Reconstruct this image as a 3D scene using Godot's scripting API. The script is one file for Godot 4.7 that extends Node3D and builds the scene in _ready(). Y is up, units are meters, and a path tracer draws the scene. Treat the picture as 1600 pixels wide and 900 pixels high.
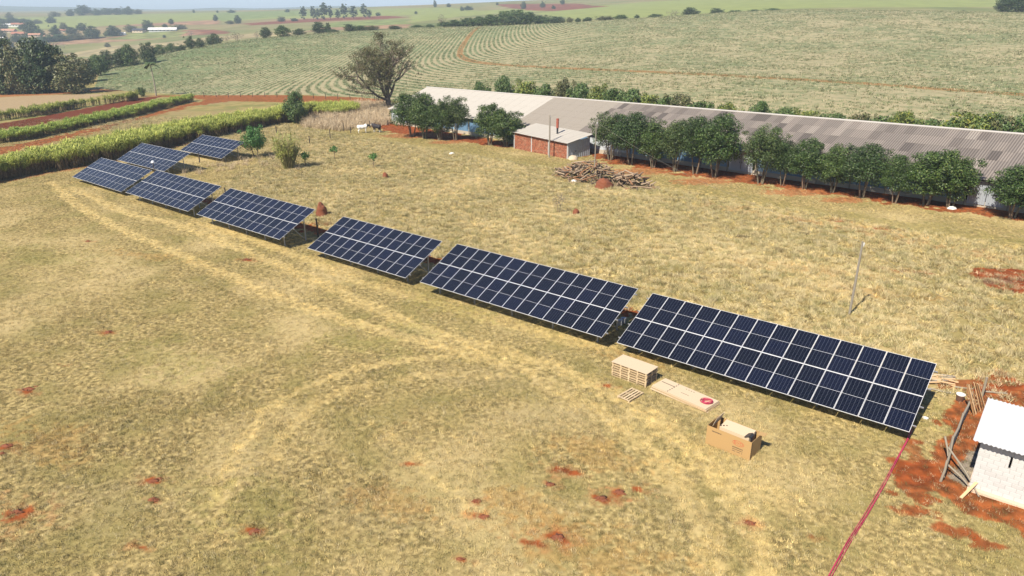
extends Node3D
# A dry hillside pasture with eight solar tables, a long shed with a row of trees, cane strips and fields behind.
# World: camera stands 20 m over the origin and looks along -z. Row direction of the tables RE, uphill side RN.

const FOCAL := 1124.9
const PITCH := 21.276
const CAM := Vector3(0, 20, 0)
var RE := Vector3(cos(deg_to_rad(39.97)), 0, sin(deg_to_rad(39.97)))
var RN := Vector3(sin(deg_to_rad(39.97)), 0, -cos(deg_to_rad(39.97)))
var rng := RandomNumberGenerator.new()
var taken := {}
var M := {}

# ---------------------------------------------------------------- terrain
var tps_pts: Array = []
var tps_w := PackedFloat64Array()
var near_grid := PackedFloat32Array()
const NX0 := -300.0
const NZ0 := -620.0
const NC := 8.0
const NNX := 90
const NNZ := 84
var far_grid := PackedFloat32Array()
const FX0 := -3200.0
const FZ0 := -5200.0
const FC := 40.0
const FNX := 145
const FNZ := 132

func solve_tps(pts: Array, smooth: float, unit: float) -> PackedFloat64Array:
	var n := pts.size()
	var m := n + 3
	var a: Array = []
	for i in m:
		var row := PackedFloat64Array()
		row.resize(m + 1)
		a.append(row)
	for i in n:
		for j in n:
			a[i][j] = tps_k(Vector2(pts[i].x - pts[j].x, pts[i].z - pts[j].z).length() / unit)
		a[i][i] += smooth
		a[i][n] = 1.0
		a[i][n + 1] = pts[i].x / unit
		a[i][n + 2] = pts[i].z / unit
		a[n][i] = 1.0
		a[n + 1][i] = pts[i].x / unit
		a[n + 2][i] = pts[i].z / unit
		a[i][m] = pts[i].y
	for c in m:
		var best := c
		for r in range(c, m):
			if absf(a[r][c]) > absf(a[best][c]):
				best = r
		var t = a[c]
		a[c] = a[best]
		a[best] = t
		var rc: PackedFloat64Array = a[c]
		for r in m:
			if r != c and a[r][c] != 0.0:
				var rr: PackedFloat64Array = a[r]
				var f: float = rr[c] / rc[c]
				for k in range(c, m + 1):
					rr[k] -= f * rc[k]
				a[r] = rr
	var w := PackedFloat64Array()
	for i in m:
		w.append(a[i][m] / a[i][i])
	return w

func tps_k(r: float) -> float:
	return 0.0 if r < 1e-6 else r * r * log(r)

func bake(pts: Array, smooth: float, unit: float, x0: float, z0: float, c: float, nx: int, nz: int) -> PackedFloat32Array:
	var w := solve_tps(pts, smooth, unit)
	var n := pts.size()
	var out := PackedFloat32Array()
	out.resize(nx * nz)
	for j in nz:
		for i in nx:
			var x := (x0 + i * c) / unit
			var z := (z0 + j * c) / unit
			var y: float = w[n] + w[n + 1] * x + w[n + 2] * z
			for k in n:
				var dx: float = x - pts[k].x / unit
				var dz: float = z - pts[k].z / unit
				var r2 := dx * dx + dz * dz
				if r2 > 1e-9:
					y += w[k] * 0.5 * r2 * log(r2)
			out[j * nx + i] = y
	return out

func grid_at(g: PackedFloat32Array, x: float, z: float, x0: float, z0: float, c: float, nx: int, nz: int) -> float:
	var fx := clampf((x - x0) / c, 0.0, nx - 1.001)
	var fz := clampf((z - z0) / c, 0.0, nz - 1.001)
	var i := int(fx)
	var j := int(fz)
	fx -= i
	fz -= j
	var k := j * nx + i
	return lerpf(lerpf(g[k], g[k + 1], fx), lerpf(g[k + nx], g[k + nx + 1], fx), fz)

func plane_h(x: float, z: float) -> float:
	var u := x * RE.x + z * RE.z
	return 0.7 + 0.0244 * u

func H(x: float, z: float) -> float:
	return grid_at(near_grid, x, z, NX0, NZ0, NC, NNX, NNZ)

func HF(x: float, z: float) -> float:
	return grid_at(far_grid, x, z, FX0, FZ0, FC, FNX, FNZ)

func ray(px: float, py: float) -> Vector3:
	var cp := cos(deg_to_rad(PITCH))
	var sp := sin(deg_to_rad(PITCH))
	return Vector3(px - 800.0, (450.0 - py) * cp - FOCAL * sp, -(450.0 - py) * sp - FOCAL * cp).normalized()

func pix(p: Vector3) -> Vector2:
	var cp := cos(deg_to_rad(PITCH))
	var sp := sin(deg_to_rad(PITCH))
	var d := p - CAM
	var depth := -d.y * sp - d.z * cp
	if depth < 0.1:
		return Vector2(-9999, -9999)
	return Vector2(800.0 + FOCAL * d.x / depth, 450.0 - FOCAL * (d.y * cp - d.z * sp) / depth)

func seen(p: Vector3, margin := 130.0) -> bool:
	var q := pix(p)
	return q.x > -margin and q.x < 1600 + margin and q.y > -margin and q.y < 900 + margin

# the ground point that a pixel looks at, h metres over the near ground
func g(px: float, py: float, h := 0.0) -> Vector3:
	var d := ray(px, py)
	var t := 15.0
	var step := 1.0
	while t < 700.0:
		var p := CAM + d * t
		if p.y < H(p.x, p.z) + h:
			break
		t += step
	var lo := t - step
	var hi := t
	for i in 12:
		var m := (lo + hi) * 0.5
		var p := CAM + d * m
		if p.y < H(p.x, p.z) + h:
			hi = m
		else:
			lo = m
	var q := CAM + d * hi
	return Vector3(q.x, H(q.x, q.z), q.z)

func gf(px: float, py: float) -> Vector3:
	var d := ray(px, py)
	var t := 480.0
	while t < 5000.0:
		var p := CAM + d * t
		if p.y < HF(p.x, p.z):
			break
		t += 5.0
	var q := CAM + d * t
	return Vector3(q.x, HF(q.x, q.z), q.z)

func g2(px: float, py: float, h := 0.0) -> Vector2:
	var p := g(px, py, h)
	return Vector2(p.x, p.z)

# point at a pixel at a given depth -z
func at_z(px: float, py: float, z: float) -> Vector3:
	var d := ray(px, py)
	return CAM + d * (z / d.z)

# ---------------------------------------------------------------- mesh building
class MB:
	var v := PackedVector3Array()
	var n := PackedVector3Array()
	var c := PackedColorArray()
	var uv := PackedVector2Array()
	var ix := PackedInt32Array()
	var col := Color(1, 1, 1)
	# corners counterclockwise as seen from outside
	func quad(a: Vector3, b: Vector3, cc: Vector3, d: Vector3) -> void:
		var k := v.size()
		var nn := (b - a).cross(cc - a)
		if nn.length_squared() < 1e-14:
			nn = (cc - a).cross(d - a)
		nn = nn.normalized()
		v.append(a); v.append(b); v.append(cc); v.append(d)
		for i in 4:
			n.append(nn)
			c.append(col)
		uv.append(Vector2(0, 1)); uv.append(Vector2(1, 1)); uv.append(Vector2(1, 0)); uv.append(Vector2(0, 0))
		ix.append(k); ix.append(k + 2); ix.append(k + 1)
		ix.append(k); ix.append(k + 3); ix.append(k + 2)
	func tri(a: Vector3, b: Vector3, cc: Vector3) -> void:
		var k := v.size()
		var nn := (b - a).cross(cc - a).normalized()
		v.append(a); v.append(b); v.append(cc)
		for i in 3:
			n.append(nn)
			c.append(col)
		uv.append(Vector2(0, 1)); uv.append(Vector2(1, 1)); uv.append(Vector2(0.5, 0))
		ix.append(k); ix.append(k + 2); ix.append(k + 1)
	func box(t: Transform3D, s: Vector3) -> void:
		var h := s * 0.5
		var p: Array = []
		for i in 8:
			p.append(t * Vector3(h.x if i & 1 else -h.x, h.y if i & 2 else -h.y, h.z if i & 4 else -h.z))
		quad(p[4], p[5], p[7], p[6])
		quad(p[1], p[0], p[2], p[3])
		quad(p[5], p[1], p[3], p[7])
		quad(p[0], p[4], p[6], p[2])
		quad(p[6], p[7], p[3], p[2])
		quad(p[0], p[1], p[5], p[4])
	func b(at: Vector3, s: Vector3) -> void:
		box(Transform3D(Basis(), at), s)
	# a bar from p to q
	func bar(p: Vector3, q: Vector3, w: float, hgt: float) -> void:
		var z := (q - p).normalized()
		var up := Vector3.UP if absf(z.y) < 0.95 else Vector3.RIGHT
		var x := up.cross(z).normalized()
		var y := z.cross(x)
		box(Transform3D(Basis(x, y, z), (p + q) * 0.5), Vector3(w, hgt, (q - p).length()))
	func tube(pts: Array, radii: Array, sides := 6, cap := true) -> void:
		var base := v.size()
		var m := pts.size()
		var side := Vector3.ZERO
		for i in m:
			var d: Vector3 = (pts[mini(i + 1, m - 1)] - pts[maxi(i - 1, 0)]).normalized()
			if side == Vector3.ZERO:
				side = d.cross(Vector3(0.31, 0.2, 0.93)).normalized()
				if side.length() < 0.5:
					side = d.cross(Vector3.RIGHT).normalized()
			side = (side - d * side.dot(d)).normalized()
			var other := d.cross(side)
			for k in sides:
				var a := TAU * k / sides
				var o := side * cos(a) + other * sin(a)
				v.append(pts[i] + o * float(radii[i]))
				n.append(o)
				c.append(col)
				uv.append(Vector2(float(k) / sides, float(i) / m))
		for i in m - 1:
			for k in sides:
				var a0 := base + i * sides + k
				var a1 := base + i * sides + (k + 1) % sides
				var b0 := a0 + sides
				var b1 := a1 + sides
				ix.append(a0); ix.append(b1); ix.append(a1)
				ix.append(a0); ix.append(b0); ix.append(b1)
		if cap:
			for e in [0, m - 1]:
				var d2: Vector3 = (pts[1] - pts[0]).normalized() if e == 0 else (pts[m - 1] - pts[m - 2]).normalized()
				var kk := v.size()
				for k in sides:
					v.append(v[base + e * sides + k])
					n.append(-d2 if e == 0 else d2)
					c.append(col)
					uv.append(Vector2(0.5, 0.5))
				for k in range(1, sides - 1):
					if e == 0:
						ix.append(kk); ix.append(kk + k); ix.append(kk + k + 1)
					else:
						ix.append(kk); ix.append(kk + k + 1); ix.append(kk + k)
	func mesh() -> ArrayMesh:
		var a := []
		a.resize(Mesh.ARRAY_MAX)
		a[Mesh.ARRAY_VERTEX] = v
		a[Mesh.ARRAY_NORMAL] = n
		a[Mesh.ARRAY_COLOR] = c
		a[Mesh.ARRAY_TEX_UV] = uv
		a[Mesh.ARRAY_INDEX] = ix
		var m := ArrayMesh.new()
		m.add_surface_from_arrays(Mesh.PRIMITIVE_TRIANGLES, a)
		return m

func lin(r: float, gg: float, b: float) -> Color:
	return Color(r, gg, b)

func mat(base: Color, rough := 0.8, metal := 0.0, vcol := false) -> StandardMaterial3D:
	var m := StandardMaterial3D.new()
	m.albedo_color = base.linear_to_srgb()
	m.roughness = rough
	m.metallic = metal
	m.vertex_color_use_as_albedo = vcol
	return m

func numbered(called: String) -> String:
	var k: int = taken.get(called, 0)
	taken[called] = k + 1
	return called if k == 0 else "%s_%03d" % [called, k]

func obj(called: String, mesh: Mesh, m: Material, parent: Node = null) -> MeshInstance3D:
	var o := MeshInstance3D.new()
	o.mesh = mesh
	o.material_override = m
	if parent == null:
		o.name = numbered(called)
		add_child(o)
	else:
		o.name = called
		parent.add_child(o, true)
	return o

func thing(called: String, where: Vector3, turn := 0.0) -> Node3D:
	var o := Node3D.new()
	o.name = numbered(called)
	add_child(o)
	o.position = where
	o.rotation.y = turn
	return o

func tag(o: Node, label: String, category: String, group := "") -> void:
	o.set_meta("label", label)
	o.set_meta("category", category)
	if group:
		o.set_meta("group", group)

func stuff(o: Node) -> void:
	o.set_meta("kind", "stuff")

func structure(o: Node) -> void:
	o.set_meta("kind", "structure")

func scatter(called: String, mesh: Mesh, m: Material, buf: PackedFloat32Array, parent: Node = null) -> MultiMeshInstance3D:
	var mm := MultiMesh.new()
	mm.transform_format = MultiMesh.TRANSFORM_3D
	mm.use_colors = true
	mm.mesh = mesh
	mm.instance_count = buf.size() / 16
	mm.buffer = buf
	var o := MultiMeshInstance3D.new()
	o.multimesh = mm
	o.material_override = m
	if parent == null:
		o.name = numbered(called)
		add_child(o)
	else:
		o.name = called
		parent.add_child(o, true)
	stuff(o)
	return o

func put(buf: PackedFloat32Array, p: Vector3, turn: float, sx: float, sy: float, col: Color) -> void:
	var cs := cos(turn) * sx
	var sn := sin(turn) * sx
	buf.append_array(PackedFloat32Array([cs, 0.0, sn, p.x, 0.0, sy, 0.0, p.y, -sn, 0.0, cs, p.z, col.r, col.g, col.b, 1.0]))

# ---------------------------------------------------------------- ground colour maps
class Canvas:
	var w: int
	var h: int
	var x0: float
	var z0: float
	var res: float
	var d := PackedByteArray()
	var nz: PackedByteArray
	var nf: PackedByteArray
	func setup(X0: float, Z0: float, X1: float, Z1: float, r: float, seed_: int) -> void:
		x0 = X0
		z0 = Z0
		res = r
		w = int((X1 - X0) / r)
		h = int((Z1 - Z0) / r)
		d.resize(w * h * 3)
		nz = layer(seed_ + 71, 3.0)
		nf = layer(seed_ + 72, 0.7)
	# a noise layer whose features are about `size` metres
	func layer(seed_: int, size: float) -> PackedByteArray:
		var f := FastNoiseLite.new()
		f.seed = seed_
		f.noise_type = FastNoiseLite.TYPE_SIMPLEX_SMOOTH
		f.fractal_octaves = 3
		f.frequency = res / size
		var im := f.get_image(w, h, false, false, false)
		im.convert(Image.FORMAT_L8)
		return im.get_data()
	func fill(pal: Array, a: PackedByteArray, b: PackedByteArray, cc: PackedByteArray) -> void:
		# pal: four colours; a mixes 0/1, b mixes towards 2, cc towards 3
		var r0: float = pal[0].r * 255; var g0: float = pal[0].g * 255; var b0: float = pal[0].b * 255
		var r1: float = pal[1].r * 255; var g1: float = pal[1].g * 255; var b1: float = pal[1].b * 255
		var r2: float = pal[2].r * 255; var g2: float = pal[2].g * 255; var b2: float = pal[2].b * 255
		var r3: float = pal[3].r * 255; var g3: float = pal[3].g * 255; var b3: float = pal[3].b * 255
		var k := 0
		for i in w * h:
			var t := clampf((a[i] - 70) / 115.0, 0.0, 1.0)
			var u := clampf((b[i] - 120) / 100.0, 0.0, 0.85)
			var s := clampf((cc[i] - 125) / 90.0, 0.0, 0.8)
			var r := r0 + (r1 - r0) * t
			var g := g0 + (g1 - g0) * t
			var bb := b0 + (b1 - b0) * t
			r += (r2 - r) * u
			g += (g2 - g) * u
			bb += (b2 - bb) * u
			d[k] = int(r + (r3 - r) * s)
			d[k + 1] = int(g + (g3 - g) * s)
			d[k + 2] = int(bb + (b3 - bb) * s)
			k += 3
	func mixp(i: int, c: Color, a: float) -> void:
		var k := i * 3
		d[k] = int(d[k] + (c.r * 255.0 - d[k]) * a)
		d[k + 1] = int(d[k + 1] + (c.g * 255.0 - d[k + 1]) * a)
		d[k + 2] = int(d[k + 2] + (c.b * 255.0 - d[k + 2]) * a)
	func poly(pts: PackedVector2Array, c: Color, alpha := 1.0, rough := 1.0, grain := 0.25) -> void:
		var lo := Vector2(INF, INF)
		var hi := -lo
		for p in pts:
			lo = lo.min(p)
			hi = hi.max(p)
		var j0 := clampi(int((lo.y - rough - z0) / res), 0, h)
		var j1 := clampi(int((hi.y + rough - z0) / res) + 1, 0, h)
		var n := pts.size()
		for j in range(j0, j1):
			var z := z0 + (j + 0.5) * res
			var xs := PackedFloat32Array()
			for k in n:
				var p := pts[k]
				var q := pts[(k + 1) % n]
				if (p.y <= z) != (q.y <= z):
					xs.append(p.x + (q.x - p.x) * (z - p.y) / (q.y - p.y))
			xs.sort()
			for k in range(0, xs.size() - 1, 2):
				var i0 := clampi(int((xs[k] - rough - x0) / res), 0, w)
				var i1 := clampi(int((xs[k + 1] + rough - x0) / res), 0, w)
				for i in range(i0, i1):
					var x := x0 + (i + 0.5) * res
					var e := minf(x - xs[k], xs[k + 1] - x)
					var o := j * w + i
					var noise := (nz[o] - 128) / 70.0
					if e + noise * rough > 0.0:
						var f := 1.0 + grain * (nf[o] - 128) / 90.0
						mixp(o, Color(c.r * f, c.g * f, c.b * f), alpha)
	func line(pts: PackedVector2Array, width: float, c: Color, alpha := 1.0, rough := 0.4, grain := 0.15) -> void:
		for s in pts.size() - 1:
			var p := pts[s]
			var q := pts[s + 1]
			var m := width + rough
			var i0 := clampi(int((minf(p.x, q.x) - m - x0) / res), 0, w)
			var i1 := clampi(int((maxf(p.x, q.x) + m - x0) / res) + 1, 0, w)
			var j0 := clampi(int((minf(p.y, q.y) - m - z0) / res), 0, h)
			var j1 := clampi(int((maxf(p.y, q.y) + m - z0) / res) + 1, 0, h)
			var dd := q - p
			var l2 := maxf(dd.length_squared(), 1e-6)
			for j in range(j0, j1):
				for i in range(i0, i1):
					var x := Vector2(x0 + (i + 0.5) * res, z0 + (j + 0.5) * res)
					var t := (x - p).dot(dd) / l2
					if t < 0.0 or t > 1.0:
						continue
					var e := width * 0.5 - (x - p - dd * t).length()
					var o := j * w + i
					if e + ((nz[o] - 128) * 0.6 + (nf[o] - 128)) / 90.0 * rough > 0.0:
						var f := 1.0 + grain * (nf[o] - 128) / 90.0
						mixp(o, Color(c.r * f, c.g * f, c.b * f), alpha)
	func blob(at: Vector2, rx: float, rz: float, c: Color, alpha := 1.0, turn := 0.0, rough := 0.5) -> void:
		var m := maxf(rx, rz) * 1.8
		var i0 := clampi(int((at.x - m - x0) / res), 0, w)
		var i1 := clampi(int((at.x + m - x0) / res) + 1, 0, w)
		var j0 := clampi(int((at.y - m - z0) / res), 0, h)
		var j1 := clampi(int((at.y + m - z0) / res) + 1, 0, h)
		for j in range(j0, j1):
			for i in range(i0, i1):
				var x := (Vector2(x0 + (i + 0.5) * res, z0 + (j + 0.5) * res) - at).rotated(-turn)
				var o := j * w + i
				var e := 1.0 - Vector2(x.x / rx, x.y / rz).length() + rough * ((nf[o] - 128) * 0.7 + (nz[o] - 128) * 0.5) / 90.0
				if e > 0.0:
					var f := 1.0 + 0.2 * (nf[o] - 128) / 90.0
					mixp(o, Color(c.r * f, c.g * f, c.b * f), alpha * minf(1.0, 0.35 + e * 2.5))
	func pick(x: float, z: float) -> Color:
		var i := clampi(int((x - x0) / res), 0, w - 1)
		var j := clampi(int((z - z0) / res), 0, h - 1)
		var k := (j * w + i) * 3
		return Color(d[k] / 255.0, d[k + 1] / 255.0, d[k + 2] / 255.0)
	func texture() -> ImageTexture:
		return ImageTexture.create_from_image(Image.create_from_data(w, h, false, Image.FORMAT_RGB8, d))

func sheet_mesh(x0: float, z0: float, x1: float, z1: float, c: float, hf: Callable, cv: Canvas, skip: Rect2, bump: float) -> ArrayMesh:
	var nx := int(round((x1 - x0) / c)) + 1
	var nz := int(round((z1 - z0) / c)) + 1
	var v := PackedVector3Array()
	var n := PackedVector3Array()
	var uv := PackedVector2Array()
	var ix := PackedInt32Array()
	var f := FastNoiseLite.new()
	f.seed = 5
	f.frequency = 0.35
	for j in nz:
		for i in nx:
			var x := x0 + i * c
			var z := z0 + j * c
			var y: float = hf.call(x, z)
			if bump > 0.0:
				y += bump * f.get_noise_2d(x, z)
			v.append(Vector3(x, y, z))
			uv.append(Vector2((x - cv.x0) / (cv.w * cv.res), (z - cv.z0) / (cv.h * cv.res)))
	for j in nz:
		for i in nx:
			var a := v[j * nx + mini(i + 1, nx - 1)] - v[j * nx + maxi(i - 1, 0)]
			var b := v[mini(j + 1, nz - 1) * nx + i] - v[maxi(j - 1, 0) * nx + i]
			n.append(b.cross(a).normalized())
	for j in nz - 1:
		for i in nx - 1:
			if skip.size.x > 0 and skip.has_point(Vector2(x0 + (i + 0.5) * c, z0 + (j + 0.5) * c)):
				continue
			var k := j * nx + i
			ix.append(k); ix.append(k + 1); ix.append(k + nx + 1)
			ix.append(k); ix.append(k + nx + 1); ix.append(k + nx)
	var a := []
	a.resize(Mesh.ARRAY_MAX)
	a[Mesh.ARRAY_VERTEX] = v
	a[Mesh.ARRAY_NORMAL] = n
	a[Mesh.ARRAY_TEX_UV] = uv
	a[Mesh.ARRAY_INDEX] = ix
	var m := ArrayMesh.new()
	m.add_surface_from_arrays(Mesh.PRIMITIVE_TRIANGLES, a)
	return m

func tex_mat(t: Texture2D, rough := 0.95) -> StandardMaterial3D:
	var m := StandardMaterial3D.new()
	m.albedo_texture = t
	m.roughness = rough
	m.metallic_specular = 0.2
	return m

# ---------------------------------------------------------------- world lines shared by several builders
var shed_a: Vector3   # left end of the shed's front wall line, on the ground
var shed_d: Vector3   # along the shed
var shed_n: Vector3   # away from the camera, across the shed
var crop_poly := PackedVector2Array()
var cv_pasture := Canvas.new()
var cv_field := Canvas.new()
var cv_far := Canvas.new()
const PAST := Rect2(-112, -168, 205, 154)

func build_terrain_heights() -> void:
	var P: Array = []
	for q in [[-10, -15], [30, -20], [-40, -40], [10, -45], [60, -45], [-70, -70], [-20, -80], [30, -75], [95, -60], [-60, -110], [0, -110], [50, -85], [-100, -100], [-95, -140], [-30, -150], [-60, -165], [-45, -185], [20, -130], [-130, -130], [-130, -190], [60, -20], [-40, -10], [40, 20], [-150, -60]]:
		P.append(Vector3(q[0], plane_h(q[0], q[1]), q[1]))
	for q in [[330, 155], [480, 152], [250, 148], [145, 140], [0, 150], [60, 148]]:
		var d := ray(q[0], q[1])
		var t := 100.0
		while (CAM + d * t).y > plane_h((CAM + d * t).x, (CAM + d * t).z):
			t += 0.5
		P.append(CAM + d * t)
	for q in [[1600, 140, -165], [1600, 22, -420], [1230, 17, -480], [1000, 30, -500], [800, 40, -480], [620, 45, -470], [450, 58, -440], [330, 72, -410], [240, 88, -370], [160, 110, -320], [715, 75, -355], [900, 107, -252], [1300, 80, -270], [1700, 60, -270], [1000, 140, -185], [1300, 160, -150]]:
		P.append(at_z(q[0], q[1], q[2]))
	# beyond the far edge of the crop the land falls away
	for q in [[1600, 22, -420], [1230, 17, -480], [1000, 30, -500], [800, 40, -480], [620, 45, -470], [450, 58, -440], [330, 72, -410], [240, 88, -370], [160, 110, -320]]:
		var p := at_z(q[0], q[1], q[2])
		var o := Vector3(p.x, 0, p.z).normalized() * 70.0
		P.append(p + o + Vector3(0, -7.0 if q[0] > 400 else -9.0, 0))
	P.append(Vector3(-250, -14, -300))
	P.append(Vector3(-270, -16, -230))
	near_grid = bake(P, 0.02, 100.0, NX0, NZ0, NC, NNX, NNZ)
	var F: Array = []
	for q in [[100, 95, -750], [0, 118, -520], [300, 62, -800], [200, 62, -950], [250, 38, -1150], [100, 55, -1000], [150, 32, -1400], [150, 23, -1750], [400, 19, -1650], [600, 13, -1600], [550, 30, -1050], [600, 40, -800], [700, 27, -1000], [730, 8, -1500], [900, 10, -1150], [900, 27, -800], [1000, 2, -1150], [1250, -15, -1100], [1200, 12, -740], [1600, 10, -700], [1600, -30, -1100], [0, 45, -1300], [-200, 40, -1300], [-200, 110, -600], [1900, -20, -900], [0, 16, -4200], [400, 14, -4500], [800, 10, -4500], [1300, 0, -3500], [-300, 16, -4200], [100, 19, -2700], [450, 16, -2900], [1600, -10, -3000], [420, 45, -900], [350, 30, -1300]]:
		F.append(at_z(q[0], q[1], q[2]))
	for q in [[0, -200, -22], [200, -300, -12], [-150, -300, -30], [300, -120, -20], [-100, -50, -22], [0, 0, -22], [60, -480, -6], [-110, -450, -12], [230, -460, 0], [400, -200, -5], [-300, -200, -30], [-230, -400, -22], [0, 300, -25], [800, 200, -20], [-800, 100, -30], [1500, -300, 20], [-1500, -400, -25]]:
		F.append(Vector3(q[0], q[2], q[1]))
	far_grid = bake(F, 0.01, 500.0, FX0, FZ0, FC, FNX, FNZ)

func crop_s(x: float, z: float) -> float:
	var a := -0.79 * x + 0.715 * z
	var b := -2.38 * x - 0.14 * z - 306.0
	var m := maxf(a, b)
	return m + 20.0 * log(exp((a - m) / 20.0) + exp((b - m) / 20.0))

func paint_crop(cv: Canvas) -> void:
	var big := cv.layer(301, 55.0)
	var mid := cv.layer(302, 7.0)
	var fine := cv.layer(303, 1.6)
	var straw := Color(0.625, 0.59, 0.465)
	var straw2 := Color(0.555, 0.52, 0.40)
	var green := Color(0.37, 0.43, 0.29)
	var lo := Vector2(INF, INF)
	var hi := -lo
	for p in crop_poly:
		lo = lo.min(p)
		hi = hi.max(p)
	var n := crop_poly.size()
	for j in cv.h:
		var z := cv.z0 + (j + 0.5) * cv.res
		if z < lo.y or z > hi.y:
			continue
		var xs := PackedFloat32Array()
		for k in n:
			var p := crop_poly[k]
			var q := crop_poly[(k + 1) % n]
			if (p.y <= z) != (q.y <= z):
				xs.append(p.x + (q.x - p.x) * (z - p.y) / (q.y - p.y))
		xs.sort()
		for k in range(0, xs.size() - 1, 2):
			for i in range(clampi(int((xs[k] - cv.x0) / cv.res), 0, cv.w), clampi(int((xs[k + 1] - cv.x0) / cv.res), 0, cv.w)):
				var x := cv.x0 + (i + 0.5) * cv.res
				var o := j * cv.w + i
				var s := crop_s(x, z)
				var ab := (-0.79 * x + 0.715 * z) - (-2.38 * x - 0.14 * z - 306.0) + 10.0
				var st := sin(s * TAU / 4.4) * (0.12 + 1.0 * exp(-ab * ab / 14000.0))
				var far := clampf((-z - 300.0 - x * 0.35) / 150.0, 0.0, 1.0)
				var gr := 0.24 + 0.46 * far + 0.5 * (big[o] - 128) / 128.0 + 0.35 * (mid[o] - 128) / 90.0 + 0.35 * (fine[o] - 128) / 90.0 + 0.62 * st + 0.45 * clampf((-x - 70.0) / 60.0, 0.0, 1.0)
				var c := straw.lerp(straw2, clampf(mid[o] / 255.0, 0.0, 1.0)).lerp(green, clampf(gr, 0.0, 0.9))
				if absf(s + 197.0) < 2.6 + (mid[o] - 128) / 90.0:
					c = Color(0.53, 0.42, 0.27)
				cv.mixp(o, c, 1.0)

func P2(a: Array) -> PackedVector2Array:
	var out := PackedVector2Array()
	for q in a:
		out.append(g2(q[0], q[1]))
	return out

func curve2(a: Array) -> PackedVector2Array:
	# a smooth line through ground points given by pixels
	var pts := P2(a)
	var cu := Curve2D.new()
	for i in pts.size():
		var t := (pts[mini(i + 1, pts.size() - 1)] - pts[maxi(i - 1, 0)]) / 6.0
		cu.add_point(pts[i], -t, t)
	return cu.tessellate(4, 3.0)

const RED := Color(0.49, 0.245, 0.125)
const RED_PALE := Color(0.58, 0.385, 0.245)
const RED_DARK := Color(0.38, 0.19, 0.125)

func paint_farm(cv: Canvas) -> void:
	# greener trodden strip along the shed, then the red earth in front of its wall
	cv.poly(P2([[470, 196], [560, 205], [640, 214], [800, 240], [900, 262], [1050, 280], [1250, 320], [1600, 372], [1750, 400], [1750, 430], [1600, 395], [1250, 338], [1000, 300], [860, 268], [740, 246], [600, 224], [480, 214]]), Color(0.53, 0.49, 0.30), 0.55, 2.5)
	cv.line(curve2([[900, 256], [1010, 285], [1130, 312], [1260, 338], [1400, 362], [1600, 392]]), 2.2, Color(0.68, 0.60, 0.40), 0.6, 1.5)
	cv.line(curve2([[1100, 318], [1250, 345], [1400, 372], [1600, 412]]), 1.0, Color(0.64, 0.50, 0.33), 0.6, 1.5)
	cv.poly(P2([[580, 197], [610, 206], [645, 215], [720, 221], [800, 232], [812, 226], [700, 206], [612, 192]]), RED, 0.92, 1.0)
	cv.poly(P2([[905, 240], [960, 255], [1040, 269], [1120, 280], [1190, 289], [1300, 305], [1400, 319], [1500, 332], [1620, 347], [1620, 325], [1500, 312], [1300, 285], [1100, 258], [960, 236], [912, 232]]), RED, 0.85, 1.8)
	for q in [[640, 212, 3.0], [1000, 268, 2.5], [1100, 283, 2.2], [1240, 300, 2.0], [700, 222, 2.0], [1320, 312, 1.5]]:
		cv.blob(g2(q[0], q[1]), q[2] * 1.8, q[2], RED_PALE, 0.8)
	cv.blob(g2(945, 285), 5.5, 2.6, Color(0.50, 0.42, 0.32), 0.8, 0.6)
	# left side: road, ploughed strip, sand
	cv.poly(P2([[-60, 262], [0, 243], [100, 218], [180, 198], [240, 182], [300, 166], [360, 158], [480, 160], [600, 166], [610, 156], [560, 152], [470, 149], [380, 148], [300, 149], [250, 149], [220, 150], [300, 153], [318, 157], [280, 165], [200, 188], [120, 206], [0, 230], [-60, 242]]), RED, 0.72, 1.6, 0.35)
	cv.poly(P2([[-60, 212], [0, 203], [80, 192], [160, 174], [225, 159], [255, 150], [215, 153], [140, 168], [60, 183], [0, 193], [-60, 203]]), RED_DARK, 0.95, 0.6, 0.15)
	cv.poly(P2([[-80, 190], [0, 177], [60, 169], [120, 159], [165, 147], [120, 147], [60, 149], [0, 152], [-80, 155]]), Color(0.60, 0.525, 0.41), 0.95, 1.2, 0.1)
	cv.poly(P2([[-80, 155], [0, 152], [80, 148], [170, 143], [235, 140], [240, 137], [150, 139], [60, 143], [-80, 148]]), RED_PALE, 0.9, 1.5)
	# strip between the cane and the pasture
	cv.line(curve2([[-40, 292], [60, 273], [130, 260], [200, 247], [260, 232], [330, 214]]), 1.7, RED_PALE, 0.75, 1.2)

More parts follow.
